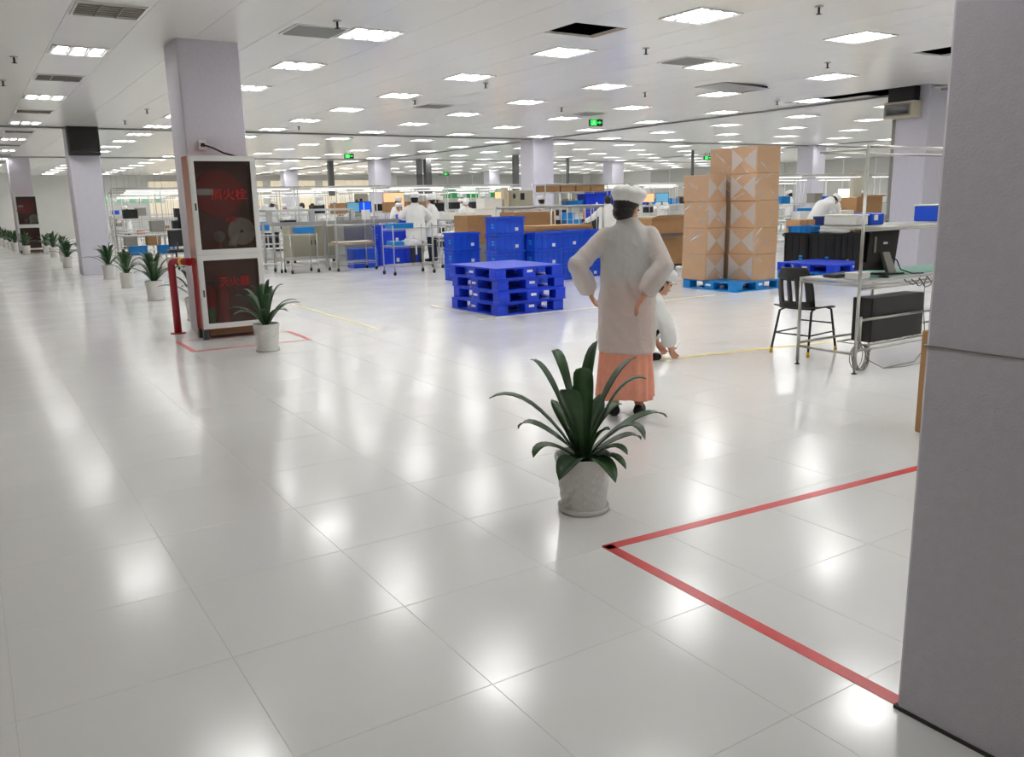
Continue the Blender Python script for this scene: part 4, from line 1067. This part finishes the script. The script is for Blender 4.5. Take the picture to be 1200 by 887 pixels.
def head_parts(t, mtx, cap=True, bun=False, brim=False, big=1., far=False):
    xf(hair_mb(bun), mtx).build('hair', 'hair', t)
    if cap:
        c = xf(cap_mb(big), mtx).build('cap', 'cap', t)
        if brim: xf(brim_mb(), mtx).build('brim', 'cap', c)
    for s in (-1, 1): xf(MB().ball((s * .03, .078, .0), .012, .007, .007, 8), mtx).build('eye', 'black', t)
    xf(MB().ball((0, .086, -.055), .02, .006, .006, 8), mtx).build('mouth', 'mouth', t)
def standing(label, loc, heading, h=1.68, arms=None, look=0., nod=0., cap=True, brim=False, bun=False, bottoms='trousers', coat='coat_far', vox=.016, cvox=.02, lean=0., hem=.62, big=1., group=None, sleeve=.062, shirt=None, coatw=1.):
    t = thing('person', label, 'person', loc, heading, group); s = h / 1.66; t.scale = (s, s, s)
    arms = arms or (((-.25, -.03, 1.08), (-.24, .08, .84)), ((.25, -.03, 1.08), (.24, .08, .84)))
    b = MB()
    b.loft([((0, 0, .80), .13, .09), ((0, 0, .9), .155, .105), ((0, 0, 1.03), .125, .088), ((0, 0, 1.2), .145, .095), ((0, 0, 1.3), .16, .085), ((0, 0, 1.36), .1, .06), ((0, 0, 1.4), .052, .052), ((0, .01, 1.46), .05, .052)], 18)
    for sx in (-1, 1):
        b.capsule([(sx * .085, 0, .86), (sx * .09, .015, .48), (sx * .09, -.01, .1)], [.078, .052, .036], 12)
        b.capsule([(sx * .09, -.03, .045), (sx * .1, .13, .03)], [.036, .028], 10)
    for sx, (e, w_) in zip((-1, 1), arms):
        sh_ = Vector((sx * .165, 0, 1.31)); e, w_ = Vector(e), Vector(w_)
        b.capsule([sh_, e, w_], [.045, .036, .024], 12)
        hand(b, w_, (w_ - e).normalized(), (0, 1, .25) if abs((w_ - e).normalized().y) < .8 else (-sx, 0, .3), .5, 1.)
    hm = Matrix.Translation((0, .012 + nod * .04, 1.487)) @ Matrix.Rotation(look, 4, 'Z') @ Matrix.Rotation(-nod, 4, 'X')
    join(b, xf(head_mb(), hm))
    remesh(b, 'body', vox, 'skin', t, 3)
    head_parts(t, hm, cap, bun, brim, big)
    if bottoms == 'skirt':
        n = 60; vs_ = []; fs = []; prof = [(.14, .105, .97), (.165, .12, .85), (.18, .135, .6), (.19, .15, .4), (.2, .165, .25), (.205, .175, .14)]
        for i, (a, c_, z) in enumerate(prof):
            for k in range(n):
                q = 1 + .05 * (i / 5) * math.sin(k * 2 * PI / n * 15) + .02 * (i / 5) * math.sin(k * 2 * PI / n * 4 + 1)
                vs_.append((a * q * math.cos(2 * PI * k / n) - .015 * (i / 5), c_ * q * math.sin(2 * PI * k / n), z + .012 * (i / 5) * math.sin(k * 2 * PI / n * 3)))
        for i in range(len(prof) - 1):
            for k in range(n): fs.append((i * n + k, i * n + (k + 1) % n, (i + 1) * n + (k + 1) % n, (i + 1) * n + k))
        MB().add(vs_, fs, True).build('skirt', 'peach', t)
    else:
        l = MB()
        for sx in (-1, 1): l.capsule([(sx * .085, 0, .88), (sx * .092, .015, .48), (sx * .092, -.01, .1)], [.095, .075, .065], 12)
        l.loft([((0, 0, .8), .17, .11), ((0, 0, .98), .15, .105)], 14)
        remesh(l, 'trousers', .02, bottoms, t, 3)
    for sx in (-1, 1):
        MB().capsule([(sx * .09, -.04, .045), (sx * .098, .05, .042), (sx * .105, .15, .032)], [.044, .044, .034], 10).build('shoe', 'black', t)
    if shirt:
        MB().loft([((0, 0, .95), .135, .095), ((0, 0, 1.03), .131, .094), ((0, 0, 1.2), .151, .101), ((0, 0, 1.3), .166, .091), ((0, 0, 1.36), .106, .066)], 18).build('shirt', shirt, t)
    c = MB(); k = coatw
    c.loft([((0, 0, hem), .205 * k, .155 * k), ((0, 0, hem + .1), .205 * k, .155 * k), ((0, 0, .85), .2 * k, .15 * k), ((0, 0, 1.0), .19 * k, .138 * k), ((0, -.005, 1.15), .19 * k, .135 * k), ((0, -.005, 1.26), .19 * k, .12), ((0, 0, 1.33), .15, .1), ((0, 0, 1.38), .085, .08), ((0, 0, 1.405), .07, .07)], 22)
    for sx, (e, w_) in zip((-1, 1), arms):
        sh_ = Vector((sx * .155, 0, 1.295)); e, w_ = Vector(e), Vector(w_); m_ = (e + w_) / 2
        c.capsule([sh_, (sh_ + e) / 2, e, m_], [sleeve, sleeve * 1.02, sleeve * 1.05, sleeve * 1.08], 12)
        c.tube([m_, e + (w_ - e) * .86, e + (w_ - e) * .95], [sleeve * 1.05, sleeve * .95, sleeve * .72], 12)
    co = remesh(c, 'coat', cvox, coat, t, 5, .009)
    MB().loft([((0, .0, 1.36), .088, .085), ((0, .0, 1.39), .084, .082), ((0, .0, 1.425), .07, .072), ((0, 0, 1.428), .062, .064)], 20).build('collar', coat, co)
    return t
def heading_of(v): return math.atan2(v[1], v[0]) - PI / 2
SR = Vector((r[0], r[1], 0)).normalized()                     # world direction that reads as rightwards
# ---- the standing woman
W0 = Vector((3.86, 4.54, 0))
wm = standing('woman seen from behind in thin white coat, white cap and peach skirt', W0, heading_of(W0), 1.63,
              arms=(((-.345, -.1, 1.1), (-.27, .04, .9)), ((.24, -.12, 1.09), (.115, -.185, .9))), look=math.radians(-38), nod=.18, bun=True, bottoms='skirt', coat='coat_thin', vox=.0055, cvox=.011, hem=.475, big=1.06, sleeve=.068, shirt='shirt', coatw=1.0)
# ---- the squatting worker
def squatting(label, loc, heading):
    t = thing('person', label, 'person', loc, heading)
    pel, chest, neck = Vector((0, -.36, .24)), Vector((0, -.17, .43)), Vector((0, .0, .58))
    b = MB()
    b.capsule([pel, chest, neck], [.13, .13, .06], 14).capsule([neck, neck + Vector((0, .06, .1))], .05, 10)
    hm = Matrix.Translation((0, .1, .72)) @ Matrix.Rotation(-.25, 4, 'X')
    join(b, xf(head_mb(), hm))
    for sx in (-1, 1):
        b.capsule([(sx * .1, -.34, .22), (sx * .15, .02, .4), (sx * .12, -.18, .1)], [.085, .06, .04], 12)
        b.capsule([(sx * .12, -.2, .05), (sx * .13, -.02, .035)], [.04, .032], 10)
        sh_ = Vector((sx * .16, -.02, .54)); e = Vector((sx * .22, .06, .3)); w_ = Vector((sx * .14, .12, .12))
        b.capsule([sh_, e, w_], [.046, .038, .026], 12); hand(b, w_, (w_ - e) + Vector((0, .05, 0)), (0, .4, 1), .9)
    remesh(b, 'body', .007, 'skin', t, 3); head_parts(t, hm, True, False, True, 1.05)
    l = MB()
    for sx in (-1, 1):
        l.capsule([(sx * .1, -.34, .22), (sx * .15, .02, .4)], [.1, .078], 12).capsule([(sx * .15, .02, .4), (sx * .12, -.18, .13)], [.076, .056], 12)
        MB().capsule([(sx * .12, -.22, .05), (sx * .128, -.1, .045), (sx * .132, .0, .036)], [.046, .046, .036], 10).build('shoe', 'black', t)
    remesh(l, 'trousers', .016, 'trousers_black', t, 3)
    c = MB()
    c.capsule([pel + Vector((0, -.02, 0)), chest, neck - Vector((0, .02, .05))], [.19, .18, .13], 16)
    for sx in (-1, 1):
        sh_ = Vector((sx * .15, -.03, .53)); e = Vector((sx * .22, .06, .3)); w_ = Vector((sx * .15, .11, .15))
        c.capsule([chest + Vector((sx * .06, .05, .05)), sh_, e], [.12, .085, .078], 12).tube([e, w_ * .9 + e * .1, w_], [.076, .07, .05], 12)
        c.capsule([(sx * .1, -.34, .2), (sx * .14, -.1, .36)], [.14, .1], 12)
    remesh(c, 'coat', .013, 'coat_far', t, 4, .008)
    MB().tube([(.1, .17, .06), (.06, .27, .14)], .004, 6).build('pen', 'steel', t)
    return t
S0 = at(768, 424)
fw = Vector((SR.x, SR.y, 0)) + Vector((.1, .25, 0))
squatting('worker squatting beyond the standing woman, white coat and cap, marking the floor', (S0.x + .12, S0.y + .18, 0), heading_of(fw))
# ---- the others
def gpos(px, py): return at(px, py)
fwd_arms = (((-.27, .08, 1.08), (-.16, .3, 1.02)), ((.27, .08, 1.08), (.16, .3, 1.02)))
def cam_heading(p, off=0.): return heading_of(p) + off
p = gpos(489, 310)
standing('man from behind in white coat and cap at the chrome cart', p, cam_heading(p, .1), 1.8, arms=(((-.33, .05, 1.1), (-.2, .25, 1.05)), ((.33, .02, 1.12), (.3, .22, 1.0))), bottoms='trousers', brim=False, coatw=1.12, hem=.55)
p = gpos(502, 307) + Vector((.25, .2, 0))
standing('man in profile in white coat right of the man at the chrome cart', p, cam_heading(p, 1.0), 1.74, bottoms='trousers', look=.3, coatw=1.05)
p = onY(468, 250, 21.6); p.z = 0
standing('shorter smiling worker facing us behind the blue crates', p, cam_heading(p, PI - .2), 1.55, fwd_arms)
p = onY(467, 240, 23.7); p.z = 0
standing('worker with cap behind the shorter smiling worker', p, cam_heading(p, PI + .5), 1.74, fwd_arms)
p = onY(411, 240, 23.2); p.z = 0
standing('worker in cap bending over the blue-lit monitor bench', p, cam_heading(p, -1.4), 1.66, fwd_arms, nod=.5)
p = onY(515, 240, 26.4); p.z = 0
standing('young man in white coat facing right beyond the white foam boxes', p, cam_heading(p, -2.2), 1.76, fwd_arms, brim=True)
p = onY(546, 240, 23); p.z = 0
standing('worker with grey cap head down behind the white foam boxes', p, cam_heading(p, PI), 1.64, fwd_arms, nod=.6)
p = onY(712, 240, 16.2); p.z = 0
standing('bareheaded dark-haired worker from behind in white coat by the blue crate pile', p, cam_heading(p, .35), 1.66, (((-.34, .1, 1.08), (-.45, .3, 1.0)), ((.27, .06, 1.06), (.2, .26, .98))), cap=False, coatw=1.1)
p = onY(634, 240, 19.6); p.z = 0
standing('worker in cap half hidden behind the grey machine and the rack', p, cam_heading(p, .6), 1.68, fwd_arms)
for i, (px, Y, hd, lab, ht) in enumerate(((311, 30, PI, 'worker at the far left bench beside the cabinet edge', 1.6), (320, 29.2, -1.2, 'worker in cap at the far bench right of the cabinet', 1.72), (333, 33.4, 2.6, 'small far worker left of the dark-haired pair', 1.6), (354, 29.8, 1.2, 'dark-haired worker at the far bench, left of a pair', 1.66),
        (366, 33.5, -1.8, 'dark-haired worker at the far bench, right of a pair', 1.64), (377, 29.5, 2.6, 'capped worker left of the orange bin on the far bench', 1.68), (391, 32.7, 1., 'far worker right of the orange bin', 1.7), (562, 33, 2.4, 'far worker right of the grey-capped worker', 1.66), (590, 34, -1.3, 'far worker left of the grey machine', 1.68), (601, 37, 2.8, 'tiny far worker beside the green boards', 1.66),
        (540, 37, 2.2, 'tiny far worker under the green boards', 1.68), (776, 26.5, 2.8, 'far worker between the woman cap and the cartons', 1.72), (1008, 22, 2.4, 'far worker behind the brown carton at right', 1.64), (925, 21.8, 1.2, 'far worker right of the wrapped carton stack', 1.7), (146, 36.4, 2.2, 'far worker at the left benches by the screen column', 1.66))):
    p = onY(px, 240, Y); p.z = 0
    standing(lab, p, cam_heading(p, hd), ht, fwd_arms, vox=.02, cvox=.024, cap=i not in (3, 4), nod=.3)
# ---- bending worker at right
def bending(label, loc, heading):
    t = thing('person', label, 'person', loc, heading)
    pel, chest, neck = Vector((0, -.08, .92)), Vector((0, .1, 1.2)), Vector((0, .33, 1.34))
    b = MB().capsule([pel, chest, neck], [.13, .13, .07], 12).capsule([neck, neck + Vector((0, .08, .03))], .05, 10)
    hm = Matrix.Translation((0, .47, 1.36)) @ Matrix.Rotation(-.9, 4, 'X')
    join(b, xf(head_mb(), hm))
    for sx in (-1, 1):
        b.capsule([(sx * .09, -.08, .88), (sx * .1, -.03, .48), (sx * .1, -.06, .1)], [.08, .055, .04], 10)
        b.capsule([(sx * .17, .25, 1.28), (sx * .2, .36, 1.05), (sx * .15, .48, .85)], [.046, .038, .026], 10); hand(b, (sx * .15, .48, .85), (0, .3, -1), (0, 1, .3), .6)
    remesh(b, 'body', .015, 'skin', t, 2); head_parts(t, hm, True)
    l = MB()
    for sx in (-1, 1):
        l.capsule([(sx * .09, -.08, .88), (sx * .1, -.03, .48), (sx * .1, -.06, .12)], [.11, .085, .065], 12)
        MB().capsule([(sx * .1, -.1, .045), (sx * .11, .06, .036)], [.045, .036], 10).build('shoe', 'black', t)
    remesh(l, 'trousers', .02, 'trousers_black', t, 2)
    c = MB().capsule([(0, -.12, .72), pel, chest, neck], [.2, .2, .19, .13], 14)
    for sx in (-1, 1): c.capsule([chest + Vector((sx * .08, .1, .06)), (sx * .17, .25, 1.27), (sx * .2, .36, 1.06), (sx * .16, .45, .92)], [.12, .08, .075, .06], 12)
    remesh(c, 'coat', .02, 'coat_far', t, 4)
    return t
p = onY(958, 270, 13.9); p.z = 0
bending('worker in white coat bending over right of the wrapped cartons', p, heading_of(Vector((SR.x + .1, SR.y + .3, 0))))
# ================================================================== benches of the production lines
def make_bench(L=2.5, W=.8, lamp=True):
    t = thing('assembly_bench', 'x', 'workbench')
    MB().box(0, L, 0, W, .8, .83).build('tabletop', 'steel_sheet', t)
    MB().box(.03, L - .03, .35, W - .02, 1.22, 1.24).build('upper_shelf', 'steel_sheet', t)
    MB().box(.03, L - .03, .05, W - .05, .28, .3).build('lower_shelf', 'steel_sheet', t)
    for x in (.02, L / 2, L - .02):
        MB().tube([(x, W - .02, 0), (x, W - .02, 2.06)], .016, 6).build('post', 'alu', t)
        MB().tube([(x, .02, 0), (x, .02, .8)], .016, 6).build('leg', 'alu', t)
        MB().tube([(x, .1, 2.05), (x, W - .02, 2.05)], .014, 6).build('arm', 'alu', t)
    MB().tube([(0, W - .02, 2.06), (L, W - .02, 2.06)], .016, 6).tube([(0, .12, 2.06), (L, .12, 2.06)], .016, 6).build('top_rail', 'alu', t)
    l = MB().box(.3, L - .3, .3, .42, 1.99, 2.03).build('lamp_housing', 'white', t)
    MB().box(.32, L - .32, .31, .41, 1.985, 1.99).build('lamp_tube', 'strip', l)
    return t
mat('strip', '#ffffff', .5, emit=(1, 1, .98, 1), estr=4.0)
bp_ = Proto(make_bench())
def free(x, y, rad=.0):
    return not any(a - .5 < x + 2.5 and x < a + .5 and b - .5 < y + .8 and y < b + .5 for a, b in colpos)
rows = [(24.6, 3.5, 11), (27.6, 3.9, 11), (31, 4.3, 11), (38.2, 5.2, 10), (42.5, 5.8, 10), (50, 6.6, 8)]
benches = []
for Y, x0, n in rows:
    for k in range(n):
        x = x0 + k * 2.56
        if not free(x, Y): continue
        pa = M.T @ np.array([x, Y, .5]) ; pxa = CX + F * pa[0] / pa[2]
        if pxa > 1060: continue
        o = bp_.get(); benches.append((x, Y))
        near_ = Y < 25 and k < 4
        place(o, (x, Y, 0), 0, 'steel assembly bench with overhead frame, %s from the left in the %s far row' % (ORD[k], ORD[[q[0] for q in rows].index(Y)]), 'assembly benches')
# right side benches, seen past the wrapped cartons
for k, (x, y) in enumerate(((17.6, 15.6), (20.2, 15.6), (22.8, 15.6), (19.5, 19), (22.1, 19), (24.7, 19)  )):
    if free(x, y): place(bp_.get(), (x, y, 0), 0, 'steel assembly bench with overhead frame, %s of the benches right of the wrapped cartons' % ORD[k], 'assembly benches'); benches.append((x, y))
# ---- conveyor bench near the cabinet: two decks of sheet steel
A = onY(305, 258, 20.2)
t = thing('conveyor_bench', 'sheet steel two-deck conveyor bench right of the fire hose cabinet', 'workbench', (6.1, 20.0, 0))
MB().box(0, 3.3, 0, .9, 1.08, 1.12).build('lower_deck', 'steel_sheet', t); MB().box(0, 2.2, .3, .9, 1.38, 1.43).build('upper_deck', 'steel_sheet', t)
MB().box(0, 3.3, -.02, 0, 1.05, 1.14).build('side_guide', 'steel', t)
for x in (.05, 1.1, 2.15): MB().box(x, x + .12, .35, .45, 1.12, 1.38).build('riser', 'steel_sheet', t)
for x in (.05, 1.6, 3.2):
    for y in (.05, .82): MB().box(x, x + .05, y, y + .05, 0, 1.08).build('leg', 'alu', t)
MB().box(.05, 3.25, .06, .09, .22, .26).box(.05, 3.25, .82, .85, .22, .26).build('stretcher', 'alu', t)
def table_under(label, x0, x1, y0, y1, z):
    t = thing('steel_table', label, 'table', (x0, y0, 0)); sx, sy = x1 - x0, y1 - y0
    MB().box(0, sx, 0, sy, z - .03, z).build('tabletop', 'steel_sheet', t)
    for x in (0, sx - .04):
        for y in (0, sy - .04): MB().box(x, x + .04, y, y + .04, 0, z - .03).build('leg', 'alu', t)
    MB().box(.04, sx - .04, 0, .03, .2, .24).box(.04, sx - .04, sy - .03, sy, .2, .24).build('stretcher', 'alu', t)
    return t
# ---- machines, screens and goods on the benches (own things, at their own places)
def monitor(label, loc, rz, w_=.5, h_=.32, m='screen_blue', group=None):
    t = thing('computer_monitor', label, 'monitor', loc, rz, group)
    MB().bbox(-w_ / 2, w_ / 2, 0, .04, .1, .1 + h_, .006).build('panel', 'black_plastic', t)
    MB().box(-w_ / 2 + .015, w_ / 2 - .015, -.003, 0, .115, .085 + h_).build('screen', m, t)
    MB().box(-.025, .025, .01, .04, .01, .12).build('stand', 'black', t); MB().bbox(-.1, .1, -.06, .1, 0, .012, .003).build('base', 'black', t)
    return t
def face_cam(p, off=0.): return heading_of(p) + off
p = onY(434, 253, 20.9); monitor('monitor with bright blue screen on the bench behind the chrome carts', (p.x, 21.3, 1.21), face_cam(p), .4, .28)
plain_box('monitor_stand', 'steel table under the bright blue screen', 'table', p.x - .7, p.x + .3, 21.05, 21.6, 0, 1.19, 'steel_sheet', 'steel')
p = onY(417, 253, 21.1); monitor('monitor with pale reflecting screen left of the bright blue screen', (p.x, 21.25, 1.21), face_cam(p), .34, .26, 'screen_glow')
p = onY(198, 262, 26); monitor('dark monitor on the left bench beyond the cabinet', (p.x, 23.2, .9), face_cam(p), .62, .42, 'black_gloss')
table_under('steel table under the dark monitor left of the cabinet', p.x - .5, p.x + .6, 22.95, 23.55, .895)
p = onY(436, 251, 20.3); plain_box('paper_cover', 'white cover hanging before the bright blue screen', 'box', p.x + .02, p.x + .25, 21.0, 21.04, 1.0, 1.36, 'white', 'white')
p = onY(485, 220, 26.5); monitor('far orange-lit screen behind the standing men', (p.x, 28.15, 1.245), face_cam(p), .75, .55, 'screen_orange')
p = onY(611, 214, 24); monitor('orange-lit screen above the grey machine', (p.x, 25.15, 1.245), face_cam(p), .6, .5, 'screen_orange')
def machine(label, x0, x1, y0, y1, z0, z1, m='machine'):
    t = thing('test_machine', label, 'machine', (x0, y0, z0)); sx, sy, sz = x1 - x0, y1 - y0, z1 - z0
    MB().bbox(0, sx, 0, sy, 0, sz, .012).build('housing', m, t)
    MB().box(sx * .12, sx * .4, -.006, 0, sz * .5, sz * .85).build('panel', 'black', t)
    MB().tube([(-.005, sy * .4, sz * .7), (.0, sy * .4, sz * .7)], sz * .14, 16).build('knob', 'black', t)
    return t
xa, xb = onY(608, 240, 18.3).x, onY(634, 240, 18.3).x
machine('grey box machine with a round knob left of the shelving rack', xa, xb - .25, 18.3, 18.8, 1.305, 1.78)
table_under('steel table under the grey box machine', xa - .02, xb - .1, 18.15, 18.95, 1.3)
xa, xb = onY(450, 240, 20.3).x, onY(462, 240, 20.3).x
table_under('small steel table under the tall grey machine', xa - .05, xb + .1, 21.9, 22.3, .9)
machine('tall grey machine right of the bright blue screen', xa, xb, 21.95, 22.25, .905, 1.8, 'machine')
# white foam boxes
xa = onY(566, 250, 18.7).x
table_under('long steel table under the white foam boxes', xa - 1.0, xa + .78, 18.6, 19.3, 1.1)
plain_box('foam_box', 'lower white foam box left of the grey box machine', 'box', xa - .25, xa + .55, 18.7, 19.1, 1.105, 1.33, 'foam', 'foam')
plain_box('foam_box', 'upper white foam box left of the grey box machine', 'box', xa + .05, xa + .58, 18.7, 19.1, 1.343, 1.58, 'foam', 'foam')
for k in range(3): plain_box('foam_box', ('left', 'middle', 'right')[k] + ' long white foam tray on the steel table', 'box', xa - .98 + k * .24, xa - .76 + k * .24, 18.7, 19.1, 1.105, 1.25, 'foam', 'foam', 'foam trays')
plain_box('post_box', 'tall cream post box right of the upper foam box', 'box', xa + .64, xa + .76, 18.7, 18.85, 1.105, 1.85, 'beige', 'beige')
# blue crates at the chrome cart and under benches
p = at(476, 311)
for k in range(2): place(cd.get(), (p.x - .55, p.y + .3, .001 + k * .5), 0, ('lower', 'upper')[k] + ' tall blue crate behind the chrome cart', 'blue crates behind the chrome cart', (1.1, 1, 1.6))
place(cd.get(), (p.x + .35, p.y + .8, .001), 0, 'tall blue crate behind the legs of the man at the cart', 'blue crates behind the chrome cart', (.8, 1, 4.0))
# far clutter: individually placed goods on bench shelves
rnd = random.Random(11)
kinds = [('parts_bin', 'small blue parts bin on a far assembly bench', 'bin', 'blue2', .4, .3, .2), ('foam_box', 'small white box on a far assembly bench', 'box', 'white', .45, .3, .22), ('test_box', 'small dark instrument on a far assembly bench', 'instrument', 'black', .4, .3, .25),
         ('test_box', 'small grey instrument on a far assembly bench', 'instrument', 'machine_grey', .4, .35, .3), ('parts_bin', 'small green parts bin on a far assembly bench', 'bin', 'green', .35, .3, .2), ('carton', 'small brown carton on a far assembly bench', 'carton', 'card2', .45, .35, .3), ('parts_bin', 'small light blue bin on a far assembly bench', 'bin', 'cyan', .45, .3, .22), ('parts_bin', 'small orange bin on a far assembly bench', 'bin', 'orange', .3, .3, .25)]
protos = []
for nme, lab, cat, m, sx, sy, sz in kinds:
    t = thing(nme, lab, cat, group='goods on the far assembly benches'); MB().bbox(-sx / 2, sx / 2, -sy / 2, sy / 2, 0, sz, .01).build('body', m, t)
    MB().bbox(-sx / 2 - .008, sx / 2 + .008, -sy / 2 - .008, sy / 2 + .008, sz, sz + .02, .004).build('rim', m, t); protos.append(Proto(t))
wts = [3, 4, 4, 3, 1, 2, 2, 1]
# green boards along the far line and hanging panels
for k in range(5):
    x = onY(520 + k * 27, 222, 45).x
    t = thing('notice_board', 'green board %s from the left hanging over the far production line' % ('first', 'second', 'third', 'fourth', 'fifth')[k], 'notice board', (x, 45, 1.75), group='green boards')
    MB().box(0, 1.3, 0, .03, 0, .55).build('board', 'green', t); MB().box(.9, 1.28, -.004, 0, .05, .5).build('paper', 'white', t)
    for q in (.1, 1.2): MB().tube([(q, .015, .55), (q, .015, HC - 1.75)], .006, 5).build('hanger', 'steel', t)
for k in range(5):
    x = onY(122 + k * 15, 222, 44).x
    t = thing('notice_board', 'green board %s from the left beyond the screen column' % ('first', 'second', 'third', 'fourth', 'fifth')[k], 'notice board', (x, 44.5, 1.78), group='left green boards')
    MB().box(0, .46, 0, .03, 0, .4).build('board', 'green_pale', t); MB().box(.3, .44, -.004, 0, .04, .36).build('paper', 'white', t)
    for q in (.08, .4): MB().tube([(q, .015, .4), (q, .015, HC - 1.78)], .006, 5).build('hanger', 'steel', t)
# dark down-pipes between ceiling and benches
for k, (px, Y, w_, l) in enumerate(((389, 36, .22, 'dark cable duct dropping from the ceiling left of the grey column'), (493, 34, .2, 'dark cable duct right of the grey column, left of a pair'), (503, 34, .26, 'dark cable duct right of the grey column, right of a pair'), (606, 30.3, .2, 'dark cable duct left of the thick middle column'), (666, 32, .1, 'thin dark pipe right of the thick middle column'), (812, 26, .08, 'thin dark pipe left of the carton stack'))):
    p = onY(px, 210, Y); t = thing('cable_duct', l, 'duct', (p.x, Y, 1.9))
    MB().box(-w_ / 2, w_ / 2, 0, w_, 0, HC - 1.9).build('channel', 'duct_grey', t); MB().box(-w_ / 2 - .02, w_ / 2 + .02, -.02, w_ + .02, HC - 1.93, HC - 1.9).build('collar', 'steel', t)
# far right: machine with lit screen, beige box, stools
p = onY(996, 222, 19); monitor('small lit screen on the machine right of the bending worker', (p.x, 19.2, 1.24), face_cam(p), .48, .36, 'screen_white')
p = onY(1036, 240, 15.5); plain_box('switch_box', 'cream switch box high beside the right column', 'box', p.x - .15, p.x + .25, 16.45, 16.6, 0, 2.15, 'beige', 'machine')
p = onY(775, 232, 24); monitor('far monitor with orange screen right of the woman cap', (p.x, 24.75, .83 + .42), face_cam(p), .5, .35, 'screen_orange')
p = onY(793, 232, 24); monitor('far monitor with light blue screen left of the wrapped cartons', (p.x, 24.8, .83 + .42), face_cam(p), .5, .35, 'screen_glow')
# black task chair at the left bench
p = onY(206, 290, 22.3)
t = thing('task_chair', 'black task chair under the dark monitor left of the cabinet', 'chair', (p.x, 22.3, 0))
MB().bbox(-.22, .22, -.22, .22, .45, .52, .03).build('seat', 'black_plastic', t); MB().bbox(-.2, .2, -.24, -.19, .6, 1.0, .02).build('backrest', 'black_plastic', t)
MB().tube([(0, 0, .1), (0, 0, .45)], .025, 8).build('gas_lift', 'dark_metal', t); MB().tube([(0, -.18, .48), (0, -.25, .56), (0, -.23, .7)], .02, 6).build('back_bar', 'dark_metal', t)
for k in range(5):
    a = k * 2 * PI / 5; lg = MB().tube([(0, 0, .1), (.26 * math.cos(a), .26 * math.sin(a), .07)], .018, 6).build('star_leg', 'black', t); MB().ball((.26 * math.cos(a), .26 * math.sin(a), .03), .03, n=8).build('caster_wheel', 'rubber', lg)
# fire alarm and speaker at the far left end
t = thing('alarm_bell', 'small red alarm on the far end wall at the left picture edge', 'alarm', (1.0, 52.38, 1.9)); MB().tube([(0, 0, 0), (0, -.06, 0)], .16, 16).build('gong', 'red_paint', t); MB().box(-.08, .08, -.03, 0, -.28, -.14).build('box', 'white', t)
# shelf rack beyond the screen column
t = place(make_cart(1.6, .5, (.3, .75, 1.2, 1.65), 1.9, casters=False), (3.35, 33.2, 0), 0, 'wire rack with a light blue bin between the two left columns'); t.name = 'wire_rack'; t['category'] = 'rack'
plain_box('parts_bin', 'light blue bin on the wire rack between the left columns', 'bin', 3.4, 3.85, 33.25, 33.6, 1.21, 1.38, 'cyan', 'cyan')
# goods go on the shelves last, clear of the screens
mons = [o.location.copy() for o in C.objects if o.name.startswith('computer_monitor')]
for bx_, by_ in benches:
    for k in range(3 if by_ < 35 else 2):
        z, yo = rnd.choice(((.8305, .2), (1.2405, .56), (1.2405, .56), (.3005, .4)))
        pos = (bx_ + .38 + k * .82 + rnd.uniform(-.1, .1), by_ + yo, z); pr_ = rnd.choices(protos, wts)[0]
        if any((m_.x - pos[0]) ** 2 + (m_.y - pos[1]) ** 2 < .75 for m_ in mons): continue
        pr_.get().location = pos
